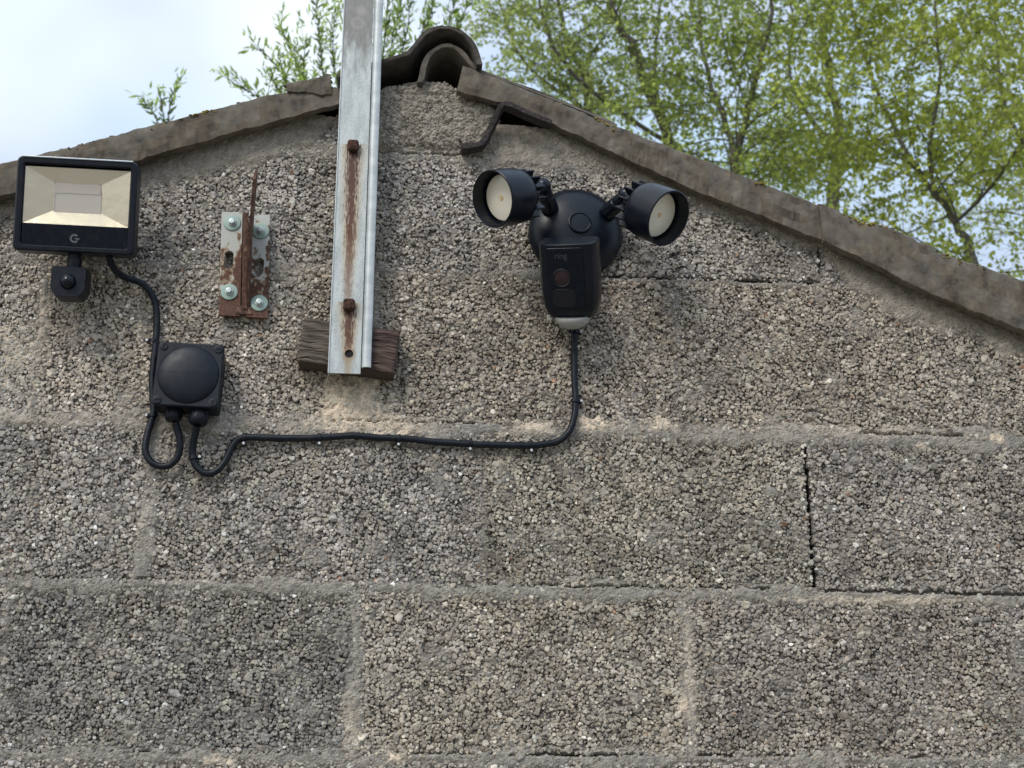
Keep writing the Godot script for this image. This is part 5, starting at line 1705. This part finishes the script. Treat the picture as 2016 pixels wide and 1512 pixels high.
func make_trees() -> void:
	rng.seed = 4242
	var bark := mat(Color(1, 1, 1), 0.9)
	bark.albedo_texture = noise_tex(256, 0.05, [0.2, 0.55, 0.85], [Color(0.040, 0.036, 0.028), Color(0.095, 0.088, 0.068), Color(0.18, 0.165, 0.14)], 81)
	world_mapped(bark, 3.0)
	var green := mat(Color(1, 1, 1), 0.62, 0.0, true)
	green.backlight_enabled = true
	green.backlight = Color(1.25, 1.3, 0.95)
	var birch_leaf := leaf_mesh(0.74)
	var willow_leaf := leaf_mesh(0.25)
	var trees := [
		{"name": "birch_tree", "label": "birch tree with a forked dark stem rising above the middle of the right roof slope", "twigs": 15, "from": 4.0, "per": 11.5, "reach": 1.25,
			"stems": [[[Vector3(2.3, 0, -8.0), Vector3(2.38, 3.2, -8.0), Vector3(2.51872, 6.4893, -8), Vector3(2.52322, 6.81477, -8)], 0.075, 0.030], [[Vector3(2.52212, 6.79285, -8), Vector3(2.50256, 7.24543, -8.1), Vector3(2.41526, 7.81853, -8.3), Vector3(2.39751, 8.6067, -8.4), Vector3(2.32114, 9.41226, -8.4)], 0.030, 0.006], [[Vector3(2.52212, 6.79285, -8), Vector3(2.61615, 7.20632, -7.9), Vector3(2.70975, 7.60774, -7.7), Vector3(2.84708, 8.32747, -7.6), Vector3(2.92557, 8.94821, -7.6)], 0.034, 0.006]],
			"a": Color(0.115, 0.145, 0.050), "b": Color(0.225, 0.250, 0.100)},
		{"name": "birch_tree", "label": "largest birch tree at right, its thick leaning stem above the chipped roof edge", "twigs": 16, "from": 3.8, "per": 12.0, "reach": 1.35,
			"stems": [[[Vector3(4.3, 0, -7.2), Vector3(4.25, 3.0, -7.2), Vector3(4.00722, 5.53119, -7.2), Vector3(3.95186, 5.87967, -7.2), Vector3(3.77897, 6.19091, -7.2)], 0.055, 0.021], [[Vector3(3.77897, 6.19091, -7.2), Vector3(3.75783, 6.55494, -7.2), Vector3(3.80527, 7.02359, -7), Vector3(3.79872, 7.72253, -6.9), Vector3(3.91067, 8.47919, -6.9)], 0.019, 0.006], [[Vector3(3.77897, 6.19091, -7.2), Vector3(3.62773, 6.92035, -7.5), Vector3(3.55597, 7.75647, -7.8), Vector3(3.48433, 8.73755, -8), Vector3(3.47423, 9.18317, -8)], 0.022, 0.005], [[Vector3(3.88969, 5.99586, -7.2), Vector3(4.17121, 6.29516, -6.9), Vector3(4.40072, 6.856, -6.6), Vector3(4.57736, 8.04464, -6.5)], 0.014, 0.005]],
			"a": Color(0.130, 0.155, 0.045), "b": Color(0.270, 0.280, 0.090)},
		{"name": "birch_tree", "label": "slender birch tree with a thin stem leaning left, between ridge and forked birch", "twigs": 15, "from": 4.9, "per": 7.5, "reach": 1.0,
			"stems": [[[Vector3(2.2, 0, -9.0), Vector3(2.15, 4.0, -9.0), Vector3(2.39494, 6.96891, -9), Vector3(2.24229, 7.5371, -9), Vector3(1.99921, 8.21767, -9), Vector3(1.80447, 8.81992, -9), Vector3(1.66427, 9.71176, -9), Vector3(1.57593, 9.92396, -9)], 0.085, 0.007], [[Vector3(2.15303, 7.75293, -9), Vector3(2.16647, 8.44821, -9.2), Vector3(2.27335, 9.21424, -9.4), Vector3(2.35118, 10.10318, -9.4)], 0.022, 0.006], [[Vector3(2.24141, 7.51279, -9), Vector3(1.59982, 7.83425, -8.8), Vector3(1.20494, 8.24431, -8.7), Vector3(1.03615, 8.98803, -8.7), Vector3(0.9053, 9.49848, -8.7)], 0.022, 0.006]],
			"a": Color(0.120, 0.145, 0.062), "b": Color(0.220, 0.240, 0.115)},
		{"name": "birch_tree", "label": "smaller paler birch tree showing just right of the rolled ridge", "twigs": 14, "from": 5.0, "per": 15.0, "reach": 0.9,
			"stems": [[[Vector3(1.5, 0, -10.0), Vector3(1.45, 5.0, -10.0), Vector3(1.67863, 8.2612, -10), Vector3(1.59217, 8.85162, -10), Vector3(1.4054, 9.45318, -10), Vector3(1.21678, 10.59831, -10)], 0.075, 0.007], [[Vector3(1.65656, 8.36707, -10), Vector3(1.11021, 8.82822, -10), Vector3(0.86928, 9.36892, -10), Vector3(0.71924, 10.21645, -10)], 0.020, 0.005]],
			"a": Color(0.140, 0.165, 0.080), "b": Color(0.235, 0.260, 0.135)},
		{"name": "birch_tree", "label": "birch tree between the forked birch and the leaning one, farther back", "twigs": 15, "from": 4.8, "per": 8.5, "reach": 1.2,
			"stems": [[[Vector3(4.0, 0, -11.0), Vector3(4.05, 5.0, -11.0), Vector3(4.26664, 7.89836, -11), Vector3(4.41347, 8.81992, -11), Vector3(4.32621, 9.83041, -11), Vector3(4.48551, 10.89949, -11), Vector3(4.52331, 11.41783, -11)], 0.10, 0.008], [[Vector3(4.36956, 8.5856, -11), Vector3(3.94268, 9.3295, -11), Vector3(4.00081, 10.24407, -11), Vector3(3.84599, 11.3126, -11)], 0.03, 0.006]],
			"a": Color(0.120, 0.145, 0.052), "b": Color(0.245, 0.260, 0.100)},
		{"name": "birch_tree", "label": "birch tree at the far right edge behind the leaning birch", "twigs": 15, "from": 4.6, "per": 8.5, "reach": 1.2,
			"stems": [[[Vector3(6.2, 0, -10.0), Vector3(6.1, 4.5, -10.0), Vector3(6.12676, 7.07815, -10), Vector3(6.06104, 8.12984, -10), Vector3(6.30124, 9.25045, -10), Vector3(6.34254, 10.42232, -10), Vector3(6.49456, 10.79457, -10)], 0.10, 0.008], [[Vector3(6.07113, 7.80849, -10), Vector3(5.7354, 8.55178, -10), Vector3(5.72219, 9.56484, -10), Vector3(5.93398, 10.76116, -10)], 0.03, 0.006]],
			"a": Color(0.130, 0.150, 0.045), "b": Color(0.270, 0.275, 0.090)},
	]
	for t: Dictionary in trees:
		var base: Vector3 = t.stems[0][0][0]
		var o := thing(t.name, t.label, "tree", Vector3.ZERO, Basis(), "birch trees behind the shed")
		var geo := Geo.new()
		geo.crease = 0.3
		var bg := Geo.new()
		bg.crease = 0.3
		var spec := {"twigs": t.twigs, "droop": 0.045, "gap": 0.027, "hang": 0.35, "swept": 0.35, "size": 0.040, "a": t.a, "b": t.b}
		for i in t.stems.size():
			var s: Array = t.stems[i]
			var made := stem(geo, s[0], s[1], s[2])
			dress(bg, made, t.from, t.per, t.reach, spec)
		part(o, "trunk", geo.mesh(), bark)
		part(o, "branch", bg.mesh(), bark).set_meta("kind", "stuff")
		crown(o, birch_leaf, green)
	# willow with upright shoots behind the left slope
	var w := thing("willow_tree", "young willow with narrow leaves whose shoots rise behind the left roof slope", "tree")
	var geo := Geo.new()
	geo.crease = 0.3
	stem(geo, [Vector3(-0.42, 0, -4.3), Vector3(-0.40, 1.6, -4.25), Vector3(-0.38, 2.9, -4.2)], 0.07, 0.04)
	var fork := Vector3(-0.38, 2.85, -4.2)
	var bg := Geo.new()
	bg.crease = 0.3
	var spec2 := {"gap": 0.009, "hang": -0.45, "swept": 1.0, "size": 0.048, "a": Color(0.135, 0.18, 0.068), "b": Color(0.26, 0.315, 0.135), "droop": -0.02}
	var shoots := [
		[Vector3(-0.37456, 4.66637, -4.1), Vector3(-0.50289, 4.94858, -4.1), Vector3(-0.61984, 5.18422, -4.1), Vector3(-0.73105, 5.28208, -4.1)], [Vector3(-0.35742, 4.71853, -4.2), Vector3(-0.39738, 5.11815, -4.2), Vector3(-0.43891, 5.42026, -4.2), Vector3(-0.46196, 5.61709, -4.2)], [Vector3(-0.32303, 4.61706, -4), Vector3(-0.2689, 5.008, -4), Vector3(-0.2287, 5.33197, -4), Vector3(-0.21587, 5.66499, -4)],
		[Vector3(-0.46648, 4.66257, -4.1), Vector3(-0.60463, 4.89117, -4.1), Vector3(-0.70446, 5.01906, -4.1), Vector3(-0.78386, 5.06338, -4.1)], [Vector3(-0.24414, 4.77467, -4.3), Vector3(-0.08769, 5.19069, -4.3), Vector3(-0.02231, 5.5332, -4.3), Vector3(0.00736, 5.88508, -4.3)], [Vector3(-0.39332, 4.81995, -4.4), Vector3(-0.51005, 5.2572, -4.4), Vector3(-0.59489, 5.48088, -4.4), Vector3(-0.65457, 5.57891, -4.4)],
		[Vector3(-0.33949, 4.77073, -4.3), Vector3(-0.34223, 5.1511, -4.3), Vector3(-0.3753, 5.37308, -4.3), Vector3(-0.37311, 5.63025, -4.3)], [Vector3(-0.41353, 4.61331, -4), Vector3(-0.50346, 4.84029, -4), Vector3(-0.5761, 4.96738, -4), Vector3(-0.64122, 5.06975, -4)], [Vector3(-0.19321, 4.72533, -4.2), Vector3(-0.15665, 5.07483, -4.2), Vector3(-0.1294, 5.37982, -4.2), Vector3(-0.11366, 5.6932, -4.2)], [Vector3(-0.14376, 4.67593, -4.1), Vector3(0.05614, 5.13537, -4.1), Vector3(0.17128, 5.41598, -4.1), Vector3(0.22779, 5.75892, -4.1)],
		[Vector3(-0.86267, 4.59472, -4), Vector3(-1.05358, 4.75932, -4), Vector3(-1.07801, 4.90511, -4), Vector3(-1.04675, 5.03457, -4)], [Vector3(-0.88498, 4.59379, -4), Vector3(-1.09465, 4.76775, -4), Vector3(-1.14133, 4.8479, -4), Vector3(-1.18625, 4.90274, -4)], [Vector3(-0.87383, 4.59426, -4), Vector3(-1.0738, 4.78918, -4), Vector3(-1.10757, 4.87785, -4), Vector3(-1.12687, 4.95227, -4)], [Vector3(-0.23231, 4.62081, -4), Vector3(-0.2324, 4.95699, -4), Vector3(-0.27556, 5.19424, -4), Vector3(-0.29646, 5.38311, -4)], [Vector3(-0.45093, 4.71466, -4.2), Vector3(-0.46157, 4.95294, -4.2), Vector3(-0.50588, 5.19508, -4.2), Vector3(-0.49556, 5.38941, -4.2)], [Vector3(-0.26212, 4.7489, -4.1), Vector3(-0.38755, 4.98038, -4.1), Vector3(-0.46171, 5.07047, -4.1), Vector3(-0.5338, 5.10737, -4.1)], [Vector3(-0.19899, 4.85709, -4.3), Vector3(-0.11523, 5.30125, -4.3), Vector3(-0.08438, 5.53002, -4.3), Vector3(-0.05105, 5.69082, -4.3)], [Vector3(-0.14855, 4.80648, -4.2), Vector3(-0.01605, 5.2185, -4.2), Vector3(0.06536, 5.38956, -4.2), Vector3(0.07927, 5.56008, -4.2)], [Vector3(-0.10459, 4.91385, -4.4), Vector3(0.10791, 5.37189, -4.4), Vector3(0.24267, 5.66905, -4.4), Vector3(0.33038, 5.88186, -4.4)], [Vector3(-0.27963, 4.95918, -4.5), Vector3(-0.16783, 5.36064, -4.5), Vector3(-0.16976, 5.59373, -4.5), Vector3(-0.15978, 5.95326, -4.5)], [Vector3(-0.05304, 4.75778, -4.1), Vector3(0.02888, 5.29799, -4.1), Vector3(0.09684, 5.52414, -4.1), Vector3(0.14092, 5.81174, -4.1)]]
	for s: Array in shoots:
		var path := [fork, fork.lerp(s[0], 0.5) + Vector3(0, 0.08, 0)]
		path.append_array(s)
		var small: bool = s[3].x < -0.9
		var made := stem(bg, path, 0.0085, 0.0016)
		var pts: Array = made[0]
		for i in range(12, pts.size() - 1):
			var seg: Vector3 = pts[i + 1] - pts[i]
			var m := maxi(1, int(seg.length() / 0.0085))
			for k in m:
				var at: Vector3 = pts[i].lerp(pts[i + 1], rng.randf())
				var side := Vector3(rng.randfn(), rng.randfn() * 0.4 + 0.3, rng.randfn()).normalized()
				add_leaf(at, side + seg.normalized() * 0.9, spec2.size * rng.randf_range(0.6, 1.15), spec2.a.lerp(spec2.b, rng.randf()))
			if i % 2 == 0 and i > (22 if small else 14):
				var side := Vector3(rng.randfn(), rng.randf_range(0.3, 1.2), rng.randfn()).normalized()
				twig(bg, pts[i], side + seg.normalized(), rng.randf_range(0.08, 0.20) * (0.5 if small else 1.0), 0.0025, -0.05, spec2, 1)
	part(w, "trunk", geo.mesh(), bark)
	part(w, "branch", bg.mesh(), bark).set_meta("kind", "stuff")
	crown(w, willow_leaf, green)
